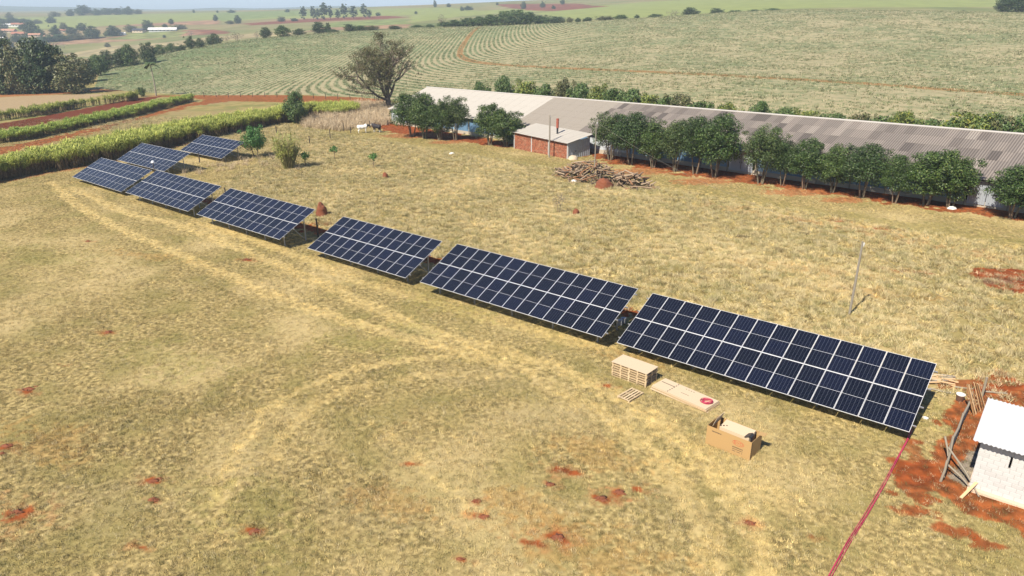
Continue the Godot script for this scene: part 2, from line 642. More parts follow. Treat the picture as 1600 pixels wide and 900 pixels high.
func paint_pasture(cv: Canvas) -> void:
	var pale := Color(0.715, 0.635, 0.43)
	for q in [
		[[[78, 284], [118, 318], [180, 355], [250, 385], [330, 420], [430, 462], [540, 500], [640, 530], [740, 556], [840, 584]], 1.15, 0.75],
		[[[110, 292], [190, 330], [280, 352], [380, 390], [480, 432], [580, 480], [680, 520], [780, 548], [870, 575], [960, 620], [1060, 690], [1140, 770], [1185, 850], [1200, 930]], 1.3, 0.7],
		[[[350, 850], [342, 790], [362, 720], [405, 655], [470, 610], [550, 578], [640, 562], [720, 556]], 0.75, 0.7],
		[[[425, 720], [445, 675], [500, 630], [570, 602], [650, 588], [740, 585], [840, 592]], 0.7, 0.55],
		[[[840, 592], [930, 640], [1010, 700], [1070, 770], [1110, 850], [1125, 930]], 1.3, 0.6],
		[[[555, 640], [620, 695], [690, 755], [735, 800]], 0.35, 0.5],
		[[[300, 345], [380, 370], [470, 402], [560, 440], [650, 465], [730, 490], [840, 520], [960, 548]], 1.2, 0.55],
		[[[1000, 640], [1090, 700], [1150, 750], [1250, 800]], 1.6, 0.35],
	]:
		cv.line(curve2(q[0]), q[1], pale, q[2], 0.4)
		cv.line(curve2(q[0]), q[1] * 0.5, Color(0.76, 0.68, 0.47), q[2] * 0.4, 0.35)
	# greener and greyer patches
	for q in [[575, 538, 3.2, 1.3], [650, 515, 1.8, 0.7], [1470, 650, 2.2, 1.8], [400, 800, 3.0, 1.5], [930, 500, 2.0, 1.0], [250, 560, 4.0, 1.6], [60, 400, 6.0, 2.0], [700, 480, 3.5, 1.0]]:
		cv.blob(g2(q[0], q[1]), q[2], q[3], Color(0.46, 0.46, 0.24), 0.24, 0.5, 1.5)
	for q in [[640, 520, 1.6, 0.7], [770, 590, 4.0, 1.6], [850, 650, 2.6, 1.4], [560, 790, 2.6, 1.6], [1080, 800, 2.0, 1.4], [180, 780, 3.0, 1.5]]:
		cv.blob(g2(q[0], q[1]), q[2], q[3], Color(0.58, 0.53, 0.40), 0.25, 0.3, 1.3)
	# worn orange-brown grass
	for q in [[80, 690, 3.0, 1.2], [600, 780, 1.6, 1.0], [900, 850, 3.5, 1.2], [930, 710, 2.2, 1.2], [830, 790, 2.0, 1.0], [1440, 590, 3.0, 1.0], [230, 400, 4.0, 0.8], [1000, 560, 2.5, 0.7], [380, 340, 4.0, 0.9], [1390, 460, 4.0, 1.0], [1250, 420, 5.0, 1.0]]:
		cv.blob(g2(q[0], q[1]), q[2], q[3], Color(0.60, 0.455, 0.255), 0.3, 0.4, 1.2)
	# bare red earth
	for q in [[20, 808, 1.15, 0.75], [12, 700, 0.5, 0.3], [45, 612, 0.5, 0.25], [170, 520, 0.5, 0.25], [100, 570, 0.4, 0.15], [240, 752, 0.45, 0.25], [240, 782, 0.4, 0.15], [398, 830, 0.4, 0.2], [220, 855, 0.4, 0.15], [385, 406, 0.6, 0.25], [138, 377, 0.5, 0.2], [640, 658, 0.3, 0.15], [640, 725, 0.3, 0.14], [745, 783, 0.3, 0.18], [755, 808, 0.35, 0.16], [860, 757, 0.3, 0.25], [880, 735, 0.8, 0.3], [940, 778, 0.5, 0.35], [968, 770, 0.3, 0.3], [990, 765, 0.5, 0.4], [870, 840, 0.6, 0.3], [830, 848, 0.9, 0.25], [720, 874, 0.3, 0.15], [1172, 818, 0.3, 0.24], [1270, 838, 0.2, 0.12], [948, 603, 0.35, 0.2], [500, 350, 1.4, 0.4], [470, 362, 0.6, 0.3], [1310, 346, 0.8, 0.4], [1375, 358, 1.2, 0.5], [1420, 425, 2.0, 0.35]]:
		cv.blob(g2(q[0], q[1]), q[2] * 1.5, q[3] * 1.5, RED_PALE, 0.3, 0.3, 1.3)
		cv.blob(g2(q[0], q[1]), q[2] * 0.75, q[3] * 0.75, RED, 0.85, 0.3, 1.0)
	cv.poly(P2([[1505, 428], [1530, 418], [1580, 420], [1680, 430], [1680, 480], [1600, 462], [1550, 448]]), RED, 0.92, 0.7)
	cv.blob(g2(1560, 440), 1.6, 0.8, Color(0.46, 0.37, 0.30), 0.8)
	# trodden earth round the hut
	cv.poly(P2([[1500, 612], [1540, 600], [1700, 610], [1700, 860], [1600, 838], [1520, 812], [1450, 785], [1395, 752], [1400, 726], [1440, 720], [1462, 700], [1475, 660], [1488, 630]]), RED, 0.8, 1.2, 0.4)
	cv.poly(P2([[1395, 700], [1430, 690], [1450, 720], [1440, 760], [1400, 750]]), RED, 0.6, 0.9)
	cv.poly(P2([[1448, 608], [1500, 612], [1580, 612], [1600, 600], [1540, 592], [1470, 596]]), RED, 0.7, 0.6)
	for q in [[1400, 720, 0.5], [1430, 800, 0.8], [1490, 830, 0.9], [1540, 850, 0.6], [1390, 770, 0.4], [1560, 590, 0.8], [1430, 690, 0.5]]:
		cv.blob(g2(q[0], q[1]), q[2], q[2] * 0.5, RED, 0.8, 0.3, 0.8)
	cv.poly(P2([[1492, 733], [1515, 708], [1535, 700], [1530, 735], [1508, 760], [1490, 748]]), Color(0.53, 0.50, 0.45), 0.95, 0.25, 0.08)

func trench_line() -> PackedVector2Array:
	return PackedVector2Array([Vector2(20, -36.0), Vector2(9.6, -45.2), Vector2(-4, -56.6), Vector2(-16, -66.5), Vector2(-30.5, -78.2), Vector2(-44, -90)])

func build_ground() -> void:
	cv_pasture.setup(PAST.position.x, PAST.position.y, PAST.end.x, PAST.end.y, 0.13, 11)
	cv_pasture.fill([Color(0.425, 0.378, 0.24), Color(0.745, 0.67, 0.46), Color(0.53, 0.49, 0.305), Color(0.70, 0.63, 0.455)], cv_pasture.layer(1, 0.26), cv_pasture.layer(2, 5.0), cv_pasture.layer(3, 14.0))
	cv_field.setup(-300, -620, 400, -60, 0.42, 12)
	cv_field.fill([Color(0.50, 0.46, 0.29), Color(0.58, 0.53, 0.34), Color(0.42, 0.435, 0.25), Color(0.55, 0.49, 0.35)], cv_field.layer(4, 3.0), cv_field.layer(5, 9.0), cv_field.layer(6, 40.0))
	crop_poly = P2([[148, 138], [250, 146], [330, 149], [480, 148], [560, 152], [600, 155]])
	var a := shed_a + shed_n * 24.0 - shed_d * 4.0
	crop_poly.append(Vector2(a.x, a.z))
	a = shed_a + shed_n * 24.0 + shed_d * 400.0
	crop_poly.append(Vector2(a.x, a.z))
	for q in [[2000, 22, -420], [1600, 20, -425], [1230, 16, -485], [1000, 29, -505], [800, 39, -485], [620, 44, -475], [450, 57, -445], [330, 71, -415], [240, 87, -375], [160, 109, -325]]:
		var p := at_z(q[0], q[1], q[2])
		crop_poly.append(Vector2(p.x, p.z))
	paint_farm(cv_field)
	paint_crop(cv_field)
	var p16 := at_z(1560, 20, -424)
	cv_field.blob(Vector2(p16.x + 6, p16.z + 6), 16, 10, RED, 0.9)
	paint_farm(cv_pasture)
	paint_crop(cv_pasture)
	paint_pasture(cv_pasture)
	cv_pasture.line(trench_line(), 1.3, RED, 0.9, 0.5)
	var o := obj("pasture_ground", sheet_mesh(PAST.position.x, PAST.position.y, PAST.end.x, PAST.end.y, 1.0, H, cv_pasture, Rect2(), 0.03), tex_mat(cv_pasture.texture()))
	structure(o)
	o = obj("crop_field_ground", sheet_mesh(-300, -616, 396, -60, 4.0, H, cv_field, Rect2(PAST.position + Vector2(0.1, 0.1), PAST.size), 0.0), tex_mat(cv_field.texture()))
	structure(o)
	build_far_ground()

func PF(a: Array) -> PackedVector2Array:
	var out := PackedVector2Array()
	for q in a:
		var p := gf(q[0], q[1])
		out.append(Vector2(p.x, p.z))
	return out

func build_far_ground() -> void:
	var cv := cv_far
	cv.setup(FX0 + 900, FZ0 + 1200, 2000, 80, 4.0, 13)
	cv.nz = cv.layer(21, 90.0)
	cv.nf = cv.layer(22, 25.0)
	cv.fill([Color(0.44, 0.45, 0.27), Color(0.52, 0.50, 0.34), Color(0.36, 0.40, 0.22), Color(0.56, 0.48, 0.36)], cv.layer(7, 60.0), cv.layer(8, 160.0), cv.layer(9, 400.0))
	var green := Color(0.50, 0.53, 0.30)
	var green2 := Color(0.44, 0.49, 0.28)
	var earth := Color(0.45, 0.275, 0.20)
	var pink := Color(0.57, 0.44, 0.35)
	var tan := Color(0.60, 0.54, 0.41)
	cv.poly(PF([[-60, 48], [120, 43], [330, 34], [420, 30], [640, 24], [760, 18], [700, 12], [600, 13.5], [400, 18], [200, 22.5], [60, 27], [-60, 30]]), green, 1.0, 6.0, 0.08)
	cv.poly(PF([[330, 33], [480, 24], [600, 17], [520, 16], [400, 18], [340, 20]]), green2, 0.9, 6.0, 0.08)
	cv.poly(PF([[640, 36], [720, 26], [800, 20], [870, 17], [800, 14], [700, 20], [640, 25]]), green, 1.0, 5.0, 0.08)
	cv.poly(PF([[830, 22], [900, 30], [1000, 28], [1300, 12], [1700, 10], [1700, -12], [1300, -6], [1010, 3], [900, 12]]), green, 1.0, 5.0, 0.06)
	cv.poly(PF([[778, 10], [860, 18], [950, 10], [900, 5.5], [780, 6.5]]), earth, 1.0, 5.0, 0.15)
	cv.poly(PF([[390, 40], [600, 30], [640, 27], [600, 25], [480, 30], [380, 37]]), earth, 1.0, 4.0, 0.12)
	cv.poly(PF([[130, 44], [345, 38], [340, 31], [240, 36]]), pink, 0.9, 6.0)
	cv.poly(PF([[260, 55], [362, 52], [350, 47], [300, 46]]), earth, 0.9, 5.0)
	cv.poly(PF([[60, 72], [180, 66], [280, 58], [330, 52], [300, 48], [200, 55], [120, 62]]), pink, 0.8, 6.0)
	cv.poly(PF([[160, 62], [280, 58], [290, 50], [230, 50]]), green2, 0.8, 6.0)
	cv.poly(PF([[60, 90], [200, 82], [330, 66], [480, 52], [480, 48], [330, 58], [180, 72]]), tan, 0.8, 6.0)
	cv.poly(PF([[480, 50], [640, 44], [640, 38], [500, 44]]), pink, 0.8, 5.0)
	cv.poly(PF([[500, 44], [640, 37], [640, 30], [520, 35]]), green2, 0.8, 5.0)
	var o := obj("far_hills", sheet_mesh(FX0 + 900, FZ0 + 1200, 2000, 80, FC, HF, cv, Rect2(), 0.0), tex_mat(cv.texture()))
	structure(o)
	# a last rise of land on the horizon
	var mb := MB.new()
	mb.col = Color(0.10, 0.13, 0.08)
	var f := FastNoiseLite.new()
	f.seed = 77
	f.frequency = 0.0006
	f.fractal_octaves = 4
	for k in [[-3900.0, 8.0, 16.0], [-4500.0, 22.0, 22.0]]:
		for i in 120:
			var xa := -5200.0 + i * 90.0
			var xb := xa + 90.0
			var ya: float = k[1] + k[2] * f.get_noise_2d(xa, k[0] * 3.0)
			var yb: float = k[1] + k[2] * f.get_noise_2d(xb, k[0] * 3.0)
			var zf: float = k[0]
			mb.quad(Vector3(xa, -60, zf + 500), Vector3(xb, -60, zf + 500), Vector3(xb, yb, zf), Vector3(xa, ya, zf))
			mb.quad(Vector3(xa, ya, zf), Vector3(xb, yb, zf), Vector3(xb, -60, zf - 500), Vector3(xa, -60, zf - 500))
	structure(obj("horizon_hills", mb.mesh(), M.far_land))

# ---------------------------------------------------------------- grass
func tuft_mesh(blades: int, spread: float, height: float, width: float, lean: float, sd: int) -> ArrayMesh:
	var r := RandomNumberGenerator.new()
	r.seed = sd
	var mb := MB.new()
	for i in blades:
		var a := r.randf() * TAU
		var o := Vector3(cos(a), 0, sin(a)) * spread * sqrt(r.randf())
		var b := r.randf() * TAU
		var side := Vector3(cos(b), 0, sin(b)) * width * r.randf_range(0.6, 1.2)
		var h := height * r.randf_range(0.5, 1.15)
		var c := r.randf() * TAU
		var tip := o + Vector3(cos(c) * lean * h, h, sin(c) * lean * h)
		mb.tri(o - side, o + side, tip)
	return mb.mesh()

func bare(c: Color) -> float:
	# how much of the colour is red earth
	return clampf((c.r - c.g) * 7.4 - 0.9, 0.0, 1.0)

func build_grass() -> void:
	var short := PackedFloat32Array()
	var rough := PackedFloat32Array()
	rng.seed = 99
	var clump := FastNoiseLite.new()
	clump.seed = 40
	clump.frequency = 3.4
	clump.fractal_octaves = 2
	var wide := FastNoiseLite.new()
	wide.seed = 45
	wide.frequency = 0.75
	wide.fractal_octaves = 2
	var patch := FastNoiseLite.new()
	patch.seed = 41
	patch.frequency = 0.11
	patch.fractal_octaves = 3
	for cz in range(int(PAST.position.y), int(PAST.end.y)):
		for cx in range(int(PAST.position.x), int(PAST.end.x)):
			var p := Vector3(cx + 0.5, H(cx + 0.5, cz + 0.5), cz + 0.5)
			if not seen(p, 110.0):
				continue
			var dist := (p - CAM).length()
			var vv := p.x * RN.x + p.z * RN.z
			var sv := (p - shed_a).dot(shed_n)
			var su := (p - shed_a).dot(shed_d)
			if sv > -1.5 and su > -12.0 or sv > 10.0:
				continue
			# in front of and under the tables the grass is mown
			var is_rough := vv > 41.0 + 0.0 and not (p.x < -38.0 and vv < 60.0) and sv < -14.0
			var n := 62 if dist < 46 else (42 if dist < 70 else 24)
			if is_rough:
				n = 20
			for k in n:
				var x := cx + rng.randf()
				var z := cz + rng.randf()
				var c := cv_pasture.pick(x, z)
				var bb := bare(c)
				if rng.randf() < bb:
					continue
				var cn := clump.get_noise_2d(x, z)
				var pn := patch.get_noise_2d(x, z)
				var y := H(x, z) - 0.01
				c = c.srgb_to_linear()
				var f := rng.randf_range(0.58, 1.56) * (1.0 + 0.65 * cn)
				c = Color(c.r * f, c.g * f, c.b * f)
				if is_rough:
					if wide.get_noise_2d(x, z) < -0.06 and rng.randf() < 0.88:
						continue
					var t := rng.randf()
					if t < 0.28:
						c = c.lerp(Color(0.27, 0.27, 0.12), 0.6)
					elif t < 0.7:
						c = c.lerp(Color(0.61, 0.53, 0.32), 0.6)
					c = Color(c.r * 1.12, c.g * 1.12, c.b * 1.12)
					put(rough, Vector3(x, y, z), rng.randf() * TAU, rng.randf_range(0.8, 1.5), rng.randf_range(0.6, 1.3) * (1.0 + wide.get_noise_2d(x, z) * 1.4), c)
				else:
					var t := rng.randf()
					if t < 0.24:
						c = c.lerp(Color(0.16, 0.175, 0.06), 0.55)
					elif t < 0.38:
						c = c.lerp(Color(0.56, 0.485, 0.30), 0.6)
					put(short, Vector3(x, y, z), rng.randf() * TAU, rng.randf_range(0.7, 1.3), rng.randf_range(0.55, 1.2) * maxf(0.3, 1.0 + cn * 1.3 + pn * 0.4), c)
	print("tufts ", short.size() / 16, " ", rough.size() / 16)
	var o := scatter("mown_grass", tuft_mesh(10, 0.14, 0.115, 0.013, 0.8, 3), M.grass, short)
	tag(o, "short dry straw-coloured grass covering the mown pasture round the solar tables", "grass")
	o = scatter("tussock_grass", tuft_mesh(24, 0.23, 0.2, 0.02, 0.9, 4), M.grass, rough)
	tag(o, "rough yellow tussock grass between the solar tables and the shed", "grass")

# ---------------------------------------------------------------- solar tables
var mod_mesh: ArrayMesh
var cell_mesh: ArrayMesh
const MW := 1.134
const MH := 2.278
const PITCH_X := 1.157
const PITCH_Y := 2.302

func cell_texture(sd: int, base: Color) -> ImageTexture:
	var im := Image.create(252, 252, false, Image.FORMAT_RGB8)
	var r := RandomNumberGenerator.new()
	r.seed = sd
	im.fill(Color(0.36, 0.38, 0.41))
	for i in 6:
		for j in 12:
			var f := r.randf_range(0.85, 1.2)
			im.fill_rect(Rect2i(i * 42 + 1, j * 21, 40, 20), Color(base.r * f, base.g * f, base.b * f))
			for k in 5:
				im.fill_rect(Rect2i(i * 42 + 4 + k * 8, j * 21, 1, 20), Color(base.r + 0.05, base.g + 0.05, base.b + 0.055))
	return ImageTexture.create_from_image(im)

func build_solar() -> void:
	M.frame = mat(Color(0.74, 0.75, 0.76), 0.4, 0.15)
	M.steel = mat(Color(0.36, 0.37, 0.38), 0.5, 0.6)
	M.cells = []
	for k in 3:
		var m := StandardMaterial3D.new()
		m.albedo_texture = cell_texture(k, [Color(0.035, 0.042, 0.085), Color(0.042, 0.054, 0.115), Color(0.03, 0.036, 0.07)][k])
		m.roughness = 0.12
		m.metallic_specular = 0.48
		M.cells.append(m)
	# a module lies in its own xz plane, front up; frame with backing sheet, then two cell sheets
	var mb := MB.new()
	mb.b(Vector3(0, -0.004, 0), Vector3(MW - 0.02, 0.008, MH - 0.02))
	for s in [-1, 1]:
		mb.b(Vector3(s * (MW / 2 - 0.006), -0.014, 0), Vector3(0.012, 0.036, MH))
		mb.b(Vector3(0, -0.014, s * (MH / 2 - 0.006)), Vector3(MW - 0.024, 0.036, 0.012))
	mod_mesh = mb.mesh()
	var cb := MB.new()
	var hx := MW / 2 - 0.016
	cb.quad(Vector3(-hx, 0, MH / 4 - 0.013), Vector3(hx, 0, MH / 4 - 0.013), Vector3(hx, 0, -MH / 4 + 0.013), Vector3(-hx, 0, -MH / 4 + 0.013))
	cell_mesh = cb.mesh()
	var spots := [
		[Vector3(6.37, 1.01, -39.6), 14, "long solar table beside the pallets, its far end by the white-roofed hut"],
		[Vector3(-6.9, 0.86, -50.38), 14, "long solar table in the middle of the row, next to the one beside the pallets"],
		[Vector3(-17.97, 0.34, -60.14), 11, "short solar table of eleven columns in the middle of the row, near the termite mound"],
		[Vector3(-32.59, 0.13, -72.03), 13, "solar table in the row with a tall red termite mound behind its end"],
		[Vector3(-45.89, -0.42, -83.74), 13, "solar table in the front row, second from the row's cane end"],
		[Vector3(-59.16, -1.2, -95.65), 13, "solar table at the cane end of the front row, overlapping the table behind it"],
		[Vector3(-59.55, -1.35, -108.06), 13, "blue solar table of the back rows between the cane and the front row's end"],
		[Vector3(-53.42, -1.38, -115.98), 11, "rearmost small solar table beside the bushy green tree and the cane"],
	]
	for s in spots:
		solar_table(s[0], s[1], s[2])

func solar_table(bl: Vector3, cols: int, label: String) -> void:
	var slope := deg_to_rad(1.07)
	var tilt := deg_to_rad(25.37)
	var W := cols * PITCH_X
	var X := Vector3(RE.x * cos(slope), sin(slope), RE.z * cos(slope))
	var Z := -RN
	var Y := Z.cross(X).normalized()
	var depth := 2.0 * PITCH_Y * cos(tilt)
	var mid := bl + X * W * 0.5 - Z * depth * 0.5
	var gy := H(mid.x, mid.z)
	var t := thing("solar_table", Vector3(mid.x, gy, mid.z))
	t.basis = Basis(X, Y, Z)
	tag(t, label, "solar panel", "tables of solar panels on the pasture")
	var yb := bl.y + X.y * W * 0.5 - gy   # local height of the low edge
	var inv := t.transform.affine_inverse()
	# slope frame: U runs along the row, V up the slope
	var V := Vector3(0, sin(tilt), -cos(tilt))
	var Nn := Vector3(0, cos(tilt), sin(tilt))
	var low := Vector3(-W * 0.5, yb, depth * 0.5)
	var face := Basis(Vector3.RIGHT, Nn, -V)
	for r in 2:
		for c in cols:
			var o := obj("solar_module", mod_mesh, M.frame, t)
			o.transform = Transform3D(face, low + Vector3.RIGHT * (c + 0.5) * PITCH_X + V * (r + 0.5) * PITCH_Y)
			for k in 2:
				var q := obj("cell_sheet", cell_mesh, M.cells[(rng.randi() % 5) % 3], o)
				q.position = Vector3(0, 0.002, (k - 0.5) * (MH * 0.5 - 0.012))
	# purlins with their ends standing out at the sides
	for k in 4:
		var p := low + V * (0.48 + k * 1.21) - Nn * 0.075
		var mb := MB.new()
		mb.box(Transform3D(face, p + Vector3.RIGHT * W * 0.5), Vector3(W + 0.34, 0.085, 0.05))
		obj("purlin", mb.mesh(), M.steel, t)
	var n := 5 if cols > 11 else 4
	for k in n:
		var x := -W * 0.5 + 1.0 + (W - 2.0) * k / (n - 1)
		var mb := MB.new()
		mb.bar(Vector3(x, low.y, low.z) + V * 0.15 - Nn * 0.16, Vector3(x, low.y, low.z) + V * 4.4 - Nn * 0.16, 0.07, 0.07)
		obj("rafter", mb.mesh(), M.steel, t)
		for e in [1.15, 3.7]:
			var top := Vector3(x, low.y, low.z) + V * float(e) - Nn * 0.19
			var wp: Vector3 = t.transform * top
			var foot := inv * Vector3(wp.x, H(wp.x, wp.z) - 0.25, wp.z)
			mb = MB.new()
			mb.bar(foot, top, 0.09, 0.09)
			obj("post", mb.mesh(), M.steel, t)
		mb = MB.new()
		mb.bar(Vector3(x, 0.35, depth * 0.5 - 3.55 * cos(tilt)), Vector3(x, low.y, low.z) + V * 2.0 - Nn * 0.2, 0.05, 0.05)
		obj("brace", mb.mesh(), M.steel, t)

# ---------------------------------------------------------------- pallets, cardboard and the box
func frame_at(origin: Vector3, along: Vector3) -> Transform3D:
	var x := Vector3(along.x, 0, along.z).normalized()
	return Transform3D(Basis(x, Vector3.UP, x.cross(Vector3.UP)), origin)

func build_yard() -> void:
	M.wood = mat(Color(1, 1, 1), 0.85, 0.0, true)
	M.card = mat(Color(0.40, 0.255, 0.105), 0.85)
	M.card_in = mat(Color(0.46, 0.33, 0.19), 0.85)
	M.card_pale = mat(Color(0.54, 0.43, 0.29), 0.85)
	M.ink = mat(Color(0.06, 0.045, 0.035), 0.8)
	M.ink_red = mat(Color(0.42, 0.09, 0.04), 0.8)
	M.cable = mat(Color(0.44, 0.04, 0.09), 0.5)
	# the stack of pallets: near corner at (1006, 604), left corner at (955, 586), right corner at (1026, 593)
	var near := g(1006, 605)
	var left := g(955, 587)
	var along := near - left
	var len := 2.3
	var wid := 1.16
	var f := frame_at(left, along)
	var mid := f * Vector3(len * 0.5, 0, -wid * 0.5)
	var gy := H(mid.x, mid.z)
	var place := ["bottom pallet of the tall stack of pallets beside the solar table", "second pallet from the ground in the tall stack beside the solar table", "third pallet from the ground in the tall stack beside the solar table", "fourth pallet from the ground in the tall stack beside the solar table", "fifth pallet from the ground in the tall stack beside the solar table", "topmost pallet of the tall stack, under the pale board"]
	for k in 6:
		var t := thing("pallet", Vector3.ZERO)
		t.transform = Transform3D(f.basis.rotated(Vector3.UP, rng.randf_range(-0.012, 0.012)), Vector3(mid.x + rng.randf_range(-0.02, 0.02), gy + k * 0.145, mid.z + rng.randf_range(-0.02, 0.02)))
		tag(t, place[k], "pallet", "pallets stacked beside the solar table")
		pallet_parts(t, len, wid, 5, 3, 7)
	var mb := MB.new()
	mb.b(Vector3(0, 0.012, 0), Vector3(len + 0.05, 0.024, wid + 0.05))
	var top := obj("cover_board", mb.mesh(), M.card_pale)
	top.transform = Transform3D(f.basis, Vector3(mid.x, gy + 6 * 0.145 + 0.002, mid.z))
	tag(top, "pale board lying on top of the tall pallet stack", "board")
	# a single pallet on the grass
	var a := g(964, 622)
	var b := g(983, 630)
	var c := g(1003, 615)
	f = frame_at(a, b - a)
	var w1 := clampf((b - a).length(), 0.8, 1.3)
	var d1 := clampf((c - b).length(), 0.9, 1.5)
	mid = f * Vector3(w1 * 0.5, 0, -d1 * 0.5)
	var t1 := thing("pallet", mid)
	t1.basis = f.basis.rotated(Vector3.UP, PI / 2)
	tag(t1, "single wooden pallet lying flat on the grass below the pallet stack", "pallet")
	pallet_parts(t1, d1, w1, 3, 2, 5)
	# flattened cardboard sheets
	var l := g(1016, 609)
	var r := g(1104, 646)
	var bk := g(1121, 631)
	f = frame_at(l, r - l)
	var L := (r - l).length()
	var D := clampf((bk - r).length(), 0.9, 1.4)
	mid = f * Vector3(L * 0.5, 0, -D * 0.5)
	gy = H(mid.x, mid.z)
	var words := ["lowest sheet of the flat cardboard pile on the grass", "second sheet of the flat cardboard pile on the grass", "third sheet of the flat cardboard pile on the grass", "topmost sheet of the flat cardboard pile, under the red cable coil"]
	for k in 4:
		mb = MB.new()
		mb.b(Vector3(0, 0.022, 0), Vector3(L * (1.0 - 0.015 * k), 0.04, D * (1.0 - 0.012 * k)))
		var s := obj("cardboard_sheet", mb.mesh(), M.card_in if k % 2 else M.card_pale)
		s.transform = Transform3D(f.basis.rotated(Vector3.UP, [0.03, -0.02, 0.015, 0.0][k]), Vector3(mid.x, gy + 0.03 + k * 0.062, mid.z))
		if k == 3:
			s.material_override = M.card_pale
			mb = MB.new()
			mb.b(Vector3(-L * 0.33, 0.044, -D * 0.12), Vector3(0.85, 0.003, 0.05))
			for i in 6:
				mb.b(Vector3(-L * 0.21, 0.044, -D * 0.4 + i * D * 0.16), Vector3(0.05, 0.003, D * 0.09))
			mb.b(Vector3(L * 0.02, 0.044, 0.1), Vector3(0.5, 0.003, 0.025))
			for i in 4:
				mb.b(Vector3(-L * 0.05 + i * 0.16, 0.044, -D * 0.33), Vector3(0.06, 0.003, 0.05))
			obj("printed_marks", mb.mesh(), M.ink, s)
		tag(s, words[k], "cardboard", "cardboard sheets piled on the grass")
	var cp := f * Vector3(L * 0.88, 0, -D * 0.52)
	var cb := MB.new()
	for k in 7:
		var pts := []
		var rad := []
		for i in 19:
			var an := TAU * i / 18.0
			var rr := 0.2 + 0.025 * (k % 3)
			pts.append(Vector3(cos(an) * rr * 1.25 + 0.04 * sin(k * 2.3), 0.02 + 0.016 * k + 0.012 * sin(an * 2 + k), sin(an) * rr + 0.04 * cos(k * 1.7)))
			rad.append(0.016)
		cb.tube(pts, rad, 5, false)
	var coil := obj("cable_coil", cb.mesh(), M.cable)
	coil.position = Vector3(cp.x, gy + 0.03 + 3 * 0.062 + 0.043, cp.z)
	tag(coil, "small red coil of cable on the flat cardboard pile", "cable")
	build_box()
	build_conduit()

func pallet_parts(t: Node3D, len: float, wid: float, nx: int, nz: int, boards: int) -> void:
	var shade := [Color(0.52, 0.40, 0.245), Color(0.57, 0.45, 0.285), Color(0.45, 0.34, 0.20)]
	for i in nx:
		for j in nz:
			var mb := MB.new()
			mb.col = shade[(i + j) % 3]
			var x := -len * 0.5 + 0.05 + (len - 0.1) * i / (nx - 1)
			var z := -wid * 0.5 + 0.045 + (wid - 0.09) * j / (nz - 1)
			mb.b(Vector3(x, 0.063, z), Vector3(0.1, 0.085, 0.09))
			obj("block", mb.mesh(), M.wood, t)
	for j in nz:
		var mb := MB.new()
		mb.col = shade[j % 3]
		var z := -wid * 0.5 + 0.045 + (wid - 0.09) * j / (nz - 1)
		mb.b(Vector3(0, 0.01, z), Vector3(len, 0.02, 0.088))
		obj("runner", mb.mesh(), M.wood, t)
	for i in nx:
		var mb := MB.new()
		mb.col = shade[(i + 1) % 3]
		var x := -len * 0.5 + 0.05 + (len - 0.1) * i / (nx - 1)
		mb.b(Vector3(x, 0.115, 0), Vector3(0.098, 0.018, wid))
		obj("stringer_board", mb.mesh(), M.wood, t)
	for k in boards:
		var mb := MB.new()
		mb.col = shade[(k * 2) % 3]
		var z := -wid * 0.5 + 0.05 + (wid - 0.1) * k / (boards - 1)
		mb.b(Vector3(0, 0.134, z), Vector3(len - 0.004 * k, 0.018, wid / boards * 0.56))
		obj("deck_board", mb.mesh(), M.wood, t)

